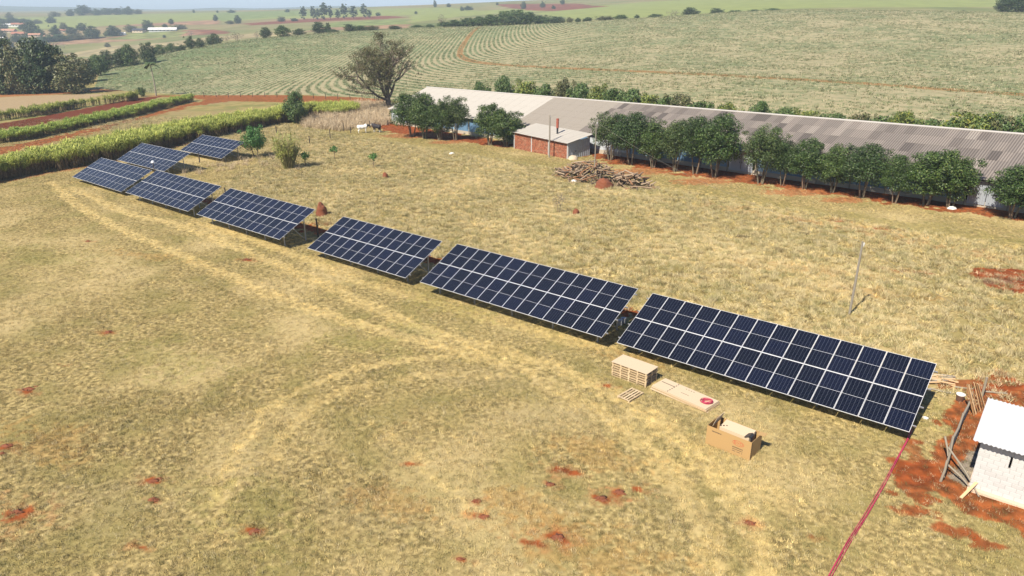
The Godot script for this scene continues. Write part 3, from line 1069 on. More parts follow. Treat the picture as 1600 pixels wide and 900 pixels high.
func build_box() -> void:
	var a := g(1102, 693)      # left near foot
	var b := g(1171, 720)      # right near foot
	var f := frame_at(a, b - a)
	var L := (b - a).length()
	var D := 1.12
	var hgt := 1.02
	var mid := f * Vector3(L * 0.5, 0, -D * 0.5)
	var t := thing("cardboard_box", Vector3(mid.x, H(mid.x, mid.z) - 0.01, mid.z))
	t.basis = f.basis
	tag(t, "large open cardboard box with a red oval logo, cardboard standing inside", "box")
	var th := 0.015
	var mb := MB.new()
	mb.b(Vector3(0, hgt * 0.5, D * 0.5), Vector3(L, hgt, th))
	obj("front_panel", mb.mesh(), M.card, t)
	mb = MB.new()
	mb.b(Vector3(0, hgt * 0.5, -D * 0.5), Vector3(L, hgt, th))
	obj("back_panel", mb.mesh(), M.card, t)
	for s in [-1, 1]:
		mb = MB.new()
		mb.b(Vector3(s * (L * 0.5 - th * 0.5), hgt * 0.5, 0), Vector3(th, hgt - 0.006, D - th * 1.2))
		obj("end_panel", mb.mesh(), M.card, t)
	mb = MB.new()
	mb.b(Vector3(0, 0.012, 0), Vector3(L - 0.03, 0.02, D - 0.03))
	obj("base_panel", mb.mesh(), M.card, t)
	# folded cardboard standing inside and leaning over the rim
	mb = MB.new()
	mb.box(Transform3D(Basis(Vector3(1, 0, 0), 0.10) , Vector3(0.12, hgt + 0.02, -0.08)), Vector3(L * 0.66, 0.03, D * 0.62))
	mb.box(Transform3D(Basis(), Vector3(0.12, hgt * 0.62, D * 0.26)), Vector3(L * 0.66, hgt * 0.78, 0.02))
	mb.box(Transform3D(Basis(), Vector3(0.12 + L * 0.33, hgt * 0.62, -0.08)), Vector3(0.02, hgt * 0.74, D * 0.5))
	obj("inner_carton", mb.mesh(), M.card_pale, t)
	mb = MB.new()
	mb.box(Transform3D(Basis(Vector3(0, 0, 1), 1.25), Vector3(-L * 0.40, hgt + 0.12, -0.12)), Vector3(0.5, 0.015, D * 0.72))
	obj("flap", mb.mesh(), M.card_pale, t)
	mb = MB.new()
	mb.box(Transform3D(Basis(Vector3(0, 0, 1), 0.1), Vector3(L * 0.53, hgt + 0.02, -D * 0.36)), Vector3(0.34, 0.014, D * 0.28))
	obj("flap", mb.mesh(), M.card, t)
	mb = MB.new()
	mb.box(Transform3D(Basis(Vector3(0, 0, 1), 0.5), Vector3(L * 0.34, hgt + 0.06, D * 0.14)), Vector3(0.26, 0.03, 0.4))
	obj("black_strip", mb.mesh(), M.ink, t)
	mb = MB.new()
	for k in 3:
		mb.b(Vector3(-L * 0.27 + k * 0.11, hgt + 0.045 - k * 0.012, D * 0.2 - k * 0.1), Vector3(0.06, 0.03, 0.06))
	obj("corner_guard", mb.mesh(), M.ink, t)
	# print: an oval ring with the maker's three letters, and lines of small print
	var zf := D * 0.5 + th * 0.5 + 0.002
	mb = MB.new()
	for i in 32:
		var p0 := TAU * i / 32.0
		var p1 := TAU * (i + 1) / 32.0
		var c := Vector3(L * 0.22, hgt * 0.68, zf)
		mb.quad(c + Vector3(cos(p0) * 0.26, sin(p0) * 0.12, 0), c + Vector3(cos(p0) * 0.285, sin(p0) * 0.142, 0), c + Vector3(cos(p1) * 0.285, sin(p1) * 0.142, 0), c + Vector3(cos(p1) * 0.26, sin(p1) * 0.12, 0))
	obj("logo_ring", mb.mesh(), M.ink_red, t)
	var font := SystemFont.new()
	font.font_names = PackedStringArray(["Droid Sans"])
	var tm := TextMesh.new()
	tm.text = "BYD"
	tm.font = font
	tm.font_size = 32
	tm.pixel_size = 0.0058
	tm.depth = 0.004
	var lt := obj("logo_letters", tm, M.ink_red, t)
	lt.position = Vector3(L * 0.22, hgt * 0.68, zf)
	lt.scale = Vector3(1.35, 1.0, 1.0)
	mb = MB.new()
	rng.seed = 5
	for row in 3:
		for k in 9:
			if row == 2 and k % 4 == 3:
				continue
			mb.b(Vector3(L * 0.22 - 0.24 + k * 0.058, hgt * (0.43 - row * 0.1), zf), Vector3(0.036 if row == 0 else 0.042, 0.06 if row == 0 else 0.035, 0.003))
	for k in 8:
		mb.b(Vector3(-L * 0.37 + k * 0.062, hgt * 0.80, zf), Vector3(0.042, 0.05 + 0.012 * (k % 2), 0.003))
	obj("small_print", mb.mesh(), M.ink, t)
	mb = MB.new()
	for k in 9:
		mb.b(Vector3(L * 0.5 + 0.003, hgt * 0.12 + k * 0.1, D * 0.46), Vector3(0.005, 0.045, 0.05))
	obj("edge_marks", mb.mesh(), M.ink, t)

func build_conduit() -> void:
	var line := curve2([[1424, 672], [1417, 690], [1400, 722], [1383, 755], [1352, 808], [1325, 850], [1300, 895], [1270, 950]])
	for k in 3:
		var pts := []
		var rad := []
		for i in line.size():
			var p := line[i]
			var t := (line[mini(i + 1, line.size() - 1)] - line[maxi(i - 1, 0)]).normalized()
			var s := Vector2(-t.y, t.x) * (0.04 * (k - 1) + 0.02 * sin(i * 0.9 + k * 2.0))
			pts.append(Vector3(p.x + s.x, H(p.x, p.y) + 0.075 + 0.01 * (k == 1 as int), p.y + s.y))
			rad.append(0.016)
		var mb := MB.new()
		mb.tube(pts, rad, 6)
		var o := obj("red_cable", mb.mesh(), M.cable)
		tag(o, "red cable run on the grass from the solar table's lowest corner", "cable", "red cables lying side by side on the grass")

# ---------------------------------------------------------------- the white-roofed hut, its fence and timber
func build_hut() -> void:
	M.block = mat(Color(0.50, 0.50, 0.497), 0.85)
	M.block2 = mat(Color(0.465, 0.465, 0.46), 0.85)
	M.mortar = mat(Color(0.38, 0.38, 0.37), 0.9)
	M.white_roof = mat(Color(0.55, 0.56, 0.57), 0.5)
	M.dark = mat(Color(0.02, 0.022, 0.028), 0.7)
	M.plinth = mat(Color(0.62, 0.47, 0.35), 0.9)
	var a := g(1513, 764)
	var b := g(1600, 792)
	var f := frame_at(a, b - a)
	var L := 5.2
	var D := 2.6
	var t := thing("block_hut", Vector3(a.x, a.y, a.z))
	t.basis = f.basis
	tag(t, "small white block hut with a white corrugated roof and slit vents", "hut")
	var mb := MB.new()
	mb.b(Vector3(L * 0.5, 0.02, -D * 0.5 + 0.06), Vector3(L + 0.1, 0.24, D + 0.26))
	obj("plinth", mb.mesh(), M.plinth, t)
	# walls of blocks: backing of mortar, blocks set proud of it
	mb = MB.new()
	# the front wall leaves two open slits
	var cuts := [0.01, 1.11, 1.19, 2.96, 3.04, L - 0.01]
	for k in 3:
		mb.b(Vector3((cuts[k * 2] + cuts[k * 2 + 1]) * 0.5, 1.32, -0.06), Vector3(cuts[k * 2 + 1] - cuts[k * 2], 2.36, 0.1))
	for sx in [1.15, 3.0]:
		mb.b(Vector3(sx, 0.84, -0.06), Vector3(0.08, 1.4, 0.096))
		mb.b(Vector3(sx, 2.31, -0.06), Vector3(0.08, 0.38, 0.096))
	mb.b(Vector3(L * 0.5, 1.5, -D + 0.06), Vector3(L - 0.02, 2.72, 0.1))
	mb.b(Vector3(0.06, 1.32, -D * 0.5), Vector3(0.1, 2.36, D - 0.24))
	mb.b(Vector3(L - 0.06, 1.32, -D * 0.5), Vector3(0.1, 2.36, D - 0.24))
	obj("wall", mb.mesh(), M.mortar, t)
	var bm := block_mesh(Vector3(0.386, 0.186, 0.12))
	var bh := block_mesh(Vector3(0.188, 0.186, 0.12))
	rng.seed = 8
	for row in 12:
		var x := 0.0
		var first := row % 2 == 1
		while x < L - 0.1:
			var w := 0.2 if first else 0.4
			first = false
			if x + w > L + 0.01:
				w = 0.2
			# blocks at the slit vents are cut so that the slits stay open
			var m: Material = M.block if rng.randf() < 0.7 else M.block2
			var spans := [[x + 0.007, x + w - 0.007]]
			if row >= 7 and row <= 9:
				for sx in [1.15, 3.0]:
					var out := []
					for sp in spans:
						if sp[1] < sx - 0.04 or sp[0] > sx + 0.04:
							out.append(sp)
							continue
						if sx - 0.04 - sp[0] > 0.03:
							out.append([sp[0], sx - 0.04])
						if sp[1] - sx - 0.04 > 0.03:
							out.append([sx + 0.04, sp[1]])
					spans = out
			for sp in spans:
				var bw: float = sp[1] - sp[0]
				var o := obj("block", bm if absf(bw - 0.386) < 0.003 else (bh if absf(bw - 0.186) < 0.003 else block_mesh(Vector3(bw, 0.186, 0.12))), m, t)
				o.position = Vector3((sp[0] + sp[1]) * 0.5, 0.24 + row * 0.196, -0.058)
			x += w
		var z := 0.2
		while z < D - 0.3:
			var o := obj("block", bm, M.block if rng.randf() < 0.7 else M.block2, t)
			o.transform = Transform3D(Basis(Vector3.UP, PI / 2), Vector3(0.056, 0.24 + row * 0.196, -z - (0.1 if row % 2 else 0.0)))
			z += 0.4
	# corrugated roof sheets, sloping down to the front
	for k in 6:
		var o := obj("roof_sheet", corrugated(0.98, 3.5, 0.163, 0.055, 0.008), M.white_roof, t)
		o.transform = Transform3D(Basis(Vector3.RIGHT, 0.13), Vector3(-0.28 + 0.49 + k * 0.96, 2.80 + 0.006 * (k % 2), -D * 0.5 + 0.0))
	for z in [0.02, -D + 0.02]:
		mb = MB.new()
		mb.b(Vector3(L * 0.5, 2.55 if z > -1 else 2.9, z - 0.06), Vector3(L + 0.3, 0.09, 0.06))
		obj("roof_beam", mb.mesh(), M.wood, t)
	# fence: posts and rails of grey weathered logs
	M.grey_wood = mat(Color(0.27, 0.235, 0.18), 0.95)
	M.brown_wood = mat(Color(0.36, 0.20, 0.085), 0.9)
	var fe := thing("log_fence", g(1470, 752))
	tag(fe, "weathered log fence of short posts and rails beside the hut", "fence")
	var spots := [[1469, 752, 1.05], [1481, 705, 0.8], [1497, 668, 0.8], [1512, 634, 0.85]]
	var prev := Vector3.ZERO
	for i in spots.size():
		var q = spots[i]
		var p := g(q[0], q[1]) - fe.position
		mb = MB.new()
		mb.col = Color(1, 1, 1)
		mb.tube([p + Vector3(0, -0.2, 0), p + Vector3(0.06, q[2] * 0.6, 0.03), p + Vector3(0.1, q[2], -0.04)], [0.06, 0.055, 0.05], 7)
		obj("post", mb.mesh(), M.grey_wood, fe)
		if i > 0:
			for h in [0.25, 0.48, 0.7]:
				mb = MB.new()
				mb.tube([prev + Vector3(0.09, h, 0), (prev + p) * 0.5 + Vector3(0.11, h - 0.07, 0.02), p + Vector3(0.09, h + 0.05, 0)], [0.055, 0.05, 0.045], 7)
				obj("rail", mb.mesh(), M.grey_wood, fe)
		prev = p
	# fallen branches and a leaning plank by the hut's corner
	for q in [[1477, 722, 0.75, 1529, 778, 0.05, "grey fallen branch leaning from the fence towards the hut's foot"], [1474, 738, 0.5, 1520, 770, 0.05, "thin grey branch on the earth below the leaning branch"], [1468, 715, 1.15, 1478, 725, 0.4, "short crooked stick standing off the fence post"]]:
		var p0 := g(q[0], q[1])
		var p1 := g(q[3], q[4])
		mb = MB.new()
		var m0 := Vector3(0, q[2], 0)
		var m1 := (p1 - p0) * 0.5 + Vector3(0.05, q[2] * 0.55 + 0.04, 0.05)
		mb.tube([m0, m1, p1 - p0 + Vector3(0, q[5] + 0.02, 0)], [0.05, 0.045, 0.03], 6)
		var o := obj("branch", mb.mesh(), M.grey_wood)
		o.position = p0
		tag(o, q[6], "branch")
	var pa := g(1501, 779)
	var pb := g(1526, 735)
	mb = MB.new()
	mb.bar(Vector3(0, 0.03, 0), Vector3(pb.x - pa.x + 0.5, 1.15, pb.z - pa.z + 0.6), 0.12, 0.03)
	M.plank = mat(Color(0.58, 0.40, 0.22), 0.85)
	var pl := obj("plank", mb.mesh(), M.plank)
	pl.position = pa
	tag(pl, "light brown plank leaning against the hut's corner", "plank")
	# boards standing together behind the fence
	for k in 6:
		var p0 := g(1522 + k * 3.2, 650 - k * 2.6)
		mb = MB.new()
		mb.bar(Vector3(0, 0.02, 0), Vector3(-0.42 - 0.05 * k, 1.55 - 0.07 * (k % 3), -0.5 + 0.1 * k), 0.14, 0.028)
		var o := obj("timber_board", mb.mesh(), M.brown_wood if k % 2 == 0 else M.plank)
		o.position = p0
		tag(o, "brown board leaning in a cluster behind the log fence", "board", "boards leaning together behind the log fence")
	var pp := g(1533, 622)
	mb = MB.new()
	mb.tube([Vector3(0, -0.2, 0), Vector3(0.02, 0.8, 0.0), Vector3(0.0, 1.25, 0.02)], [0.07, 0.065, 0.06], 7)
	var po := obj("wooden_post", mb.mesh(), M.grey_wood)
	po.position = pp
	tag(po, "upright grey post that the brown boards lean on", "post")
	# poles lying on the ground
	for q in [[1492, 606, 1520, 609, "short"], [1537, 613, 1573, 616, "long"], [1452, 608, 1485, 616, "crooked"]]:
		var p0 := g(q[0], q[1])
		var p1 := g(q[2], q[3])
		mb = MB.new()
		mb.tube([Vector3(0, 0.06, 0), (p1 - p0) * 0.5 + Vector3(0, 0.07, 0.05), p1 - p0 + Vector3(0, 0.05, 0)], [0.05, 0.05, 0.04], 6)
		var o := obj("pole", mb.mesh(), M.grey_wood)
		o.position = p0
		tag(o, "%s grey pole lying on the red earth near the hut" % q[4], "pole")
	# off-cuts heaped at the table's end
	rng.seed = 21
	for k in 26:
		var p := g(1458 + rng.randf() * 28, 589 + rng.randf() * 15)
		mb = MB.new()
		var l := rng.randf_range(0.4, 0.95)
		mb.b(Vector3.ZERO, Vector3(l, rng.randf_range(0.03, 0.06), rng.randf_range(0.06, 0.13)))
		var o := obj("wood_offcut", mb.mesh(), [M.grey_wood, M.plank, M.card_pale][rng.randi() % 3])
		o.transform = Transform3D(Basis(Vector3.UP, rng.randf_range(-0.9, 0.4)).rotated(Vector3.RIGHT, rng.randf_range(-0.12, 0.12)), p + Vector3(0, 0.04 + rng.randf() * 0.14, 0))
		tag(o, "piece of scrap wood in the heap at the end of the solar table", "wood", "scrap wood heaped at the end of the solar table")
	# bucket and bags
	var bk := g(1499, 626)
	mb = MB.new()
	mb.tube([Vector3(0, 0, 0), Vector3(0, 0.36, 0)], [0.17, 0.21], 14)
	var bu := thing("bucket", bk)
	tag(bu, "dark bucket with a white lid on the red earth by the fence", "bucket")
	obj("body", mb.mesh(), mat(Color(0.10, 0.05, 0.035), 0.7), bu)
	mb = MB.new()
	mb.tube([Vector3(0, 0.362, 0), Vector3(0, 0.40, 0)], [0.225, 0.22], 14)
	obj("lid", mb.mesh(), mat(Color(0.72, 0.70, 0.66), 0.6), bu)
	var white := mat(Color(0.75, 0.76, 0.77), 0.7)
	for q in [[1446, 653, 0.16, "white plastic bag crumpled on the grass at the table's end"], [1507, 638, 0.16, "flat white scrap on the ground beside the bucket"], [1486, 614, 0.15, "pale stone beside the scrap wood heap"], [1481, 611, 0.1, "small white stone beside the scrap wood heap"]]:
		var o := obj("litter" if q[3].find("stone") < 0 else "stone", lump(q[2], q[2] * (0.5 if q[3].find("flat") < 0 else 0.15), int(q[0])), white)
		o.position = g(q[0], q[1])
		tag(o, q[3], "litter" if q[3].find("stone") < 0 else "stone")

func block_mesh(s: Vector3) -> ArrayMesh:
	# a block with chamfered front edges
	var mb := MB.new()
	var c := 0.008
	var h := s * 0.5
	var fr := [Vector3(-h.x + c, -h.y + c, h.z), Vector3(h.x - c, -h.y + c, h.z), Vector3(h.x - c, h.y - c, h.z), Vector3(-h.x + c, h.y - c, h.z)]
	var md := [Vector3(-h.x, -h.y, h.z - c), Vector3(h.x, -h.y, h.z - c), Vector3(h.x, h.y, h.z - c), Vector3(-h.x, h.y, h.z - c)]
	var bk := [Vector3(-h.x, -h.y, -h.z), Vector3(h.x, -h.y, -h.z), Vector3(h.x, h.y, -h.z), Vector3(-h.x, h.y, -h.z)]
	mb.quad(fr[0], fr[1], fr[2], fr[3])
	for i in 4:
		var j := (i + 1) % 4
		mb.quad(md[i], md[j], fr[j], fr[i])
		mb.quad(bk[i], bk[j], md[j], md[i])
	return mb.mesh()

# a corrugated sheet in its own xz plane, ribs along z
func corrugated(w: float, l: float, pitch: float, amp: float, thick: float, furrow_tone := 1.0) -> ArrayMesh:
	var mb := MB.new()
	corrugate(mb, Transform3D(), w, l, pitch, amp, thick, furrow_tone)
	return mb.mesh()

func corrugate(mb: MB, t: Transform3D, w: float, l: float, pitch: float, amp: float, thick: float, furrow_tone := 1.0) -> void:
	var n := maxi(2, int(round(w / pitch)) * 4)
	for i in n:
		var xa := -w * 0.5 + w * i / n
		var xb := -w * 0.5 + w * (i + 1) / n
		var ya := amp * 0.5 * cos(TAU * i / 4.0)
		var yb := amp * 0.5 * cos(TAU * (i + 1) / 4.0)
		# old sheets are coloured darker along the lower half of each corrugation
		var tone := furrow_tone if i % 4 == 1 or i % 4 == 2 else 1.0
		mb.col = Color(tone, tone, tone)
		mb.quad(t * Vector3(xa, ya, l * 0.5), t * Vector3(xb, yb, l * 0.5), t * Vector3(xb, yb, -l * 0.5), t * Vector3(xa, ya, -l * 0.5))
		mb.quad(t * Vector3(xa, ya - thick, l * 0.5), t * Vector3(xb, yb - thick, l * 0.5), t * Vector3(xb, yb, l * 0.5), t * Vector3(xa, ya, l * 0.5))

func lump(r: float, h: float, sd: int, seg := 12, rings := 6, rough := 0.3) -> ArrayMesh:
	# an uneven mound standing on y = 0
	var f := FastNoiseLite.new()
	f.seed = sd
	f.frequency = 1.6
	var v := PackedVector3Array()
	var ix := PackedInt32Array()
	for j in rings + 1:
		var t := float(j) / rings
		for i in seg:
			var a := TAU * i / seg
			var rr := r * cos(t * PI * 0.5)
			var n := 1.0 + rough * f.get_noise_3d(cos(a) * 1.3, t * 1.7, sin(a) * 1.3)
			v.append(Vector3(cos(a) * rr * n, sin(t * PI * 0.5) * h * (1.0 + rough * 0.7 * f.get_noise_2d(cos(a) * (1.0 - t), sin(a) * (1.0 - t))) - 0.02, sin(a) * rr * n))
	for j in rings:
		for i in seg:
			var a := j * seg + i
			var b := j * seg + (i + 1) % seg
			ix.append(a); ix.append(b); ix.append(b + seg)
			ix.append(a); ix.append(b + seg); ix.append(a + seg)
	var st := SurfaceTool.new()
	st.begin(Mesh.PRIMITIVE_TRIANGLES)
	st.set_smooth_group(0)
	for p in v:
		st.add_vertex(p)
	for k in ix:
		st.add_index(k)
	st.generate_normals()
	return st.commit()

# ---------------------------------------------------------------- the long shed and its brick annex
func build_shed() -> void:
	var slope := 0.0238
	var X := Vector3(shed_d.x, slope, shed_d.z).normalized()
	var Z := -shed_n
	var Y := Z.cross(X).normalized()
	var t := thing("long_shed", shed_a)
	t.basis = Basis(X, Y, Z)
	tag(t, "long low shed with a grey corrugated roof behind the row of trees", "shed")
	var L := 128.0
	var half := 9.5
	var eave := 3.0
	var ridge := 6.5
	var over := 0.7
	var tilt := atan2(ridge - eave, half + over)
	var slant := Vector2(half + over, ridge - eave).length()
	M.sheets = []
	for c in [Color(0.165, 0.142, 0.125), Color(0.205, 0.178, 0.157), Color(0.245, 0.212, 0.185), Color(0.12, 0.103, 0.092), Color(0.30, 0.265, 0.23)]:
		M.sheets.append(mat(c, 0.9, 0.0, true))
	M.sheet_pale = mat(Color(0.40, 0.375, 0.33), 0.85)
	M.sheet_mid = mat(Color(0.28, 0.25, 0.21), 0.9, 0.0, true)
	rng.seed = 31
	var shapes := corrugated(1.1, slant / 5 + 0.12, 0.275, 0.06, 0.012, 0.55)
	var blend := FastNoiseLite.new()
	blend.seed = 9
	blend.frequency = 0.12
	var rest := {}
	var cols := int(L / 1.1)
	for c in cols:
		var x := (c + 0.5) * 1.1
		for r in 5:
			var s := (r + 0.5) * slant / 5.0
			var p := Vector3(x, eave + s * sin(tilt), over - s * cos(tilt))
			var fr := Transform3D(Basis(Vector3.RIGHT, tilt - 0.006), p + Vector3(0, 0.01 * (c % 2), 0))
			var m: Material
			if x < 36.0 + r * 0.1:
				m = M.sheet_pale
			elif x < 51.0:
				m = M.sheet_mid
			else:
				var v := blend.get_noise_2d(x * 2.2, r * 7.0) * 3.2 + rng.randf_range(-1.1, 1.1)
				m = M.sheets[0 if v < -1.0 else (1 if v < 0.2 else (2 if v < 1.1 else (3 if v < 1.5 else 4)))]
			if x > 67.5:
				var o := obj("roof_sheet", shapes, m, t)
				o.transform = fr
			else:
				if not rest.has(m):
					rest[m] = MB.new()
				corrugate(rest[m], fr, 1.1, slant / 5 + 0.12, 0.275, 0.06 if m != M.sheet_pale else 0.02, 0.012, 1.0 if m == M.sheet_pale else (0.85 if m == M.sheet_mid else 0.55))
	for m in rest:
		var o := obj("roof_sheets_far", rest[m].mesh(), m, t)
		stuff(o)
	var mb := MB.new()
	mb.quad(Vector3(L, eave, -2 * half - over), Vector3(0, eave, -2 * half - over), Vector3(0, ridge, -half), Vector3(L, ridge, -half))
	obj("back_roof", mb.mesh(), M.sheets[2], t)
	mb = MB.new()
	mb.tube([Vector3(0, ridge + 0.03, -half), Vector3(L, ridge + 0.03, -half)], [0.14, 0.14], 8)
	obj("ridge_cap", mb.mesh(), mat(Color(0.40, 0.38, 0.36), 0.85), t)
	# gable ends
	for x in [0.03, L - 0.1]:
		mb = MB.new()
		var a := Vector3(x, 0, 0)
		mb.quad(a, a + Vector3(0, eave + 0.1, 0), a + Vector3(0, ridge - 0.1, -half), a + Vector3(0, 0, -half))
		mb.quad(a + Vector3(0, 0, -half), a + Vector3(0, ridge - 0.1, -half), a + Vector3(0, eave + 0.1, -2 * half), a + Vector3(0, 0, -2 * half))
		obj("gable_wall", mb.mesh(), mat(Color(0.5, 0.5, 0.48), 0.9), t)
	mb = MB.new()
	mb.b(Vector3(L * 0.5, 1.5, -2 * half), Vector3(L - 0.3, 3.0, 0.12))
	obj("back_wall", mb.mesh(), M.sheets[4], t)
	mb = MB.new()
	mb.b(Vector3(L * 0.5, 0.2, 0.0), Vector3(L - 0.2, 0.7, 0.16))
	obj("low_wall", mb.mesh(), mat(Color(0.40, 0.36, 0.29), 0.9), t)
	# bays: posts with curtains between
	var blue := mat(Color(0.11, 0.21, 0.34), 0.7)
	var blue2 := mat(Color(0.20, 0.32, 0.44), 0.7)
	var pale := mat(Color(0.44, 0.48, 0.52), 0.7)
	var metal := mat(Color(0.35, 0.39, 0.44), 0.5, 0.2)
	for k in 32:
		var x := k * 4.0
		mb = MB.new()
		mb.b(Vector3(x + 0.1, 1.55, 0.05), Vector3(0.16, 3.1, 0.16))
		obj("wall_post", mb.mesh(), M.grey_wood, t)
		var m: Material = blue
		if k < 2 or k == 13 or k == 14:
			m = pale
		elif k in [4, 7, 9, 15, 18, 20, 24, 25]:
			m = blue2
		if k == 19 or k == 26:
			# a pair of corrugated metal doors
			for s in 2:
				mb = MB.new()
				corrugate(mb, Transform3D(Basis(Vector3.RIGHT, PI / 2), Vector3(x + 1.2 + s * 1.72, 1.5, 0.16)), 1.66, 2.5, 0.2, 0.03, 0.01)
				var d := obj("door_leaf", mb.mesh(), metal, t)
				mb = MB.new()
				mb.b(Vector3(x + 1.9 + s * 0.3, 1.4, 0.21), Vector3(0.05, 0.2, 0.04))
				obj("handle", mb.mesh(), M.dark, d)
			continue
		mb = MB.new()
		var n := 12
		for i in n:
			var xa := x + 0.2 + 3.8 * i / n
			var xb := x + 0.2 + 3.8 * (i + 1) / n
			var za := 0.06 + 0.035 * sin(i * 1.9 + k)
			var zb := 0.06 + 0.035 * sin((i + 1) * 1.9 + k)
			mb.quad(Vector3(xa, 0.55, za), Vector3(xb, 0.55, zb), Vector3(xb, 3.05, zb * 0.6), Vector3(xa, 3.05, za * 0.6))
		var cu := obj("curtain", mb.mesh(), m, t)
		if k % 3 == 1:
			mb = MB.new()
			for i in 4:
				mb.b(Vector3(x + 0.6 + i * 0.9, 1.0 + 0.3 * ((i * 7 + k) % 4), 0.11), Vector3(0.3, 0.7, 0.008))
			obj("patch", mb.mesh(), pale, cu)
	build_annex(t, metal)

func build_annex(shed: Node3D, metal: Material) -> void:
	# the annex stands against the shed's wall; its own thing
	var p0 := g(803, 232)
	var p1 := g(887, 248.5)
	var f := frame_at(p0, p1 - p0)
	var L := (p1 - p0).length()
	var back := shed.position + shed_d * 41.0
	var D := absf((p0 - back).dot(f.basis.z)) - 0.7
	var t := thing("brick_annex", p0)
	t.basis = f.basis
	tag(t, "low red brick lean-to with a pale roof built against the long shed", "annex")
	var hgt := 2.55
	var f1 := FastNoiseLite.new()
	f1.frequency = 0.02
	f1.fractal_octaves = 3
	var im := Image.create(512, 128, false, Image.FORMAT_RGB8)
	rng.seed = 3
	for j in 32:
		for i in 66:
			var v := rng.randf_range(0.8, 1.12)
			var c := Color(0.74 * v, 0.45 * v, 0.33 * v)
			if rng.randf() < 0.09:
				c = Color(0.50, 0.30, 0.23)
			var n := f1.get_noise_2d(i * 8, j * 4 * 2)
			c = c.lerp(Color(0.78, 0.60, 0.48), clampf(n * 1.5, 0.0, 0.6))
			im.fill_rect(Rect2i(i * 8 - (4 if j % 2 else 0), j * 4, 7, 3), c)
	var bt := StandardMaterial3D.new()
	bt.albedo_texture = ImageTexture.create_from_image(im)
	bt.roughness = 0.95
	var mb := MB.new()
	mb.b(Vector3(L * 0.5, hgt * 0.5 - 0.2, -0.1), Vector3(L - 0.3, hgt + 0.4, 0.2))
	obj("brick_wall", mb.mesh(), bt, t)
	var conc := mat(Color(0.42, 0.42, 0.42), 0.9)
	for x in [0.1, L * 0.345, L * 0.66, L - 0.1]:
		mb = MB.new()
		mb.b(Vector3(x, hgt * 0.5 - 0.2, -0.09), Vector3(0.2, hgt + 0.46, 0.24))
		obj("pillar", mb.mesh(), conc, t)
	for s in 2:
		mb = MB.new()
		var x := 0.1 if s == 0 else L - 0.1
		var n := 22
		for i in n:
			var za := -0.2 - (D - 0.2) * i / n
			var zb := -0.2 - (D - 0.2) * (i + 1) / n
			var xa := x + 0.03 * cos(i * PI)
			var xb := x + 0.03 * cos((i + 1) * PI)
			mb.quad(Vector3(xa, -0.2, za), Vector3(xb, -0.2, zb), Vector3(xb, hgt + 0.1 - zb * 0.1, zb), Vector3(xa, hgt + 0.1 - za * 0.1, za))
		obj("metal_side_wall", mb.mesh(), metal, t)
	var rise := 0.85
	var rt := atan2(rise, D + 0.6)
	var sl := (D + 0.9)
	for k in int(L / 1.0) + 1:
		var o := obj("roof_sheet", corrugated(1.05, sl, 0.21, 0.03, 0.01), M.sheet_pale, t)
		o.transform = Transform3D(Basis(Vector3.RIGHT, rt), Vector3(-0.05 + (L + 0.5) / (int(L / 1.0) + 1) * (k + 0.5) - 0.2, hgt + 0.13 + rise * 0.5 + 0.006 * (k % 2), 0.45 - sl * 0.5))
	mb = MB.new()
	mb.b(Vector3(L + 0.02, 1.3, -D * 0.35), Vector3(0.05, 0.14, 0.14))
	obj("latch", mb.mesh(), M.dark, t)
	# flue pipe on the lean-to roof and a pale heap at its corner
	var fl := thing("flue_pipe", f * Vector3(L * 0.60, hgt + 0.45, -2.4))
	tag(fl, "rusty red flue pipe with a dark lower end on the lean-to roof", "pipe")
	mb = MB.new()
	mb.tube([Vector3(0, -0.25, 0), Vector3(0, 1.0, 0)], [0.13, 0.16], 10)
	obj("lower_pipe", mb.mesh(), M.dark, fl)
	mb = MB.new()
	mb.tube([Vector3(0, 1.0, 0), Vector3(0, 2.4, 0), Vector3(0, 2.42, 0)], [0.2, 0.22, 0.2], 10)
	obj("red_drum", mb.mesh(), mat(Color(0.30, 0.075, 0.045), 0.8), fl)
	var hp := obj("sand_heap", lump(0.8, 0.6, 3), mat(Color(0.48, 0.40, 0.29), 0.95))
	hp.position = g(895, 249)
	tag(hp, "pale sand heap at the corner of the brick lean-to", "sand")

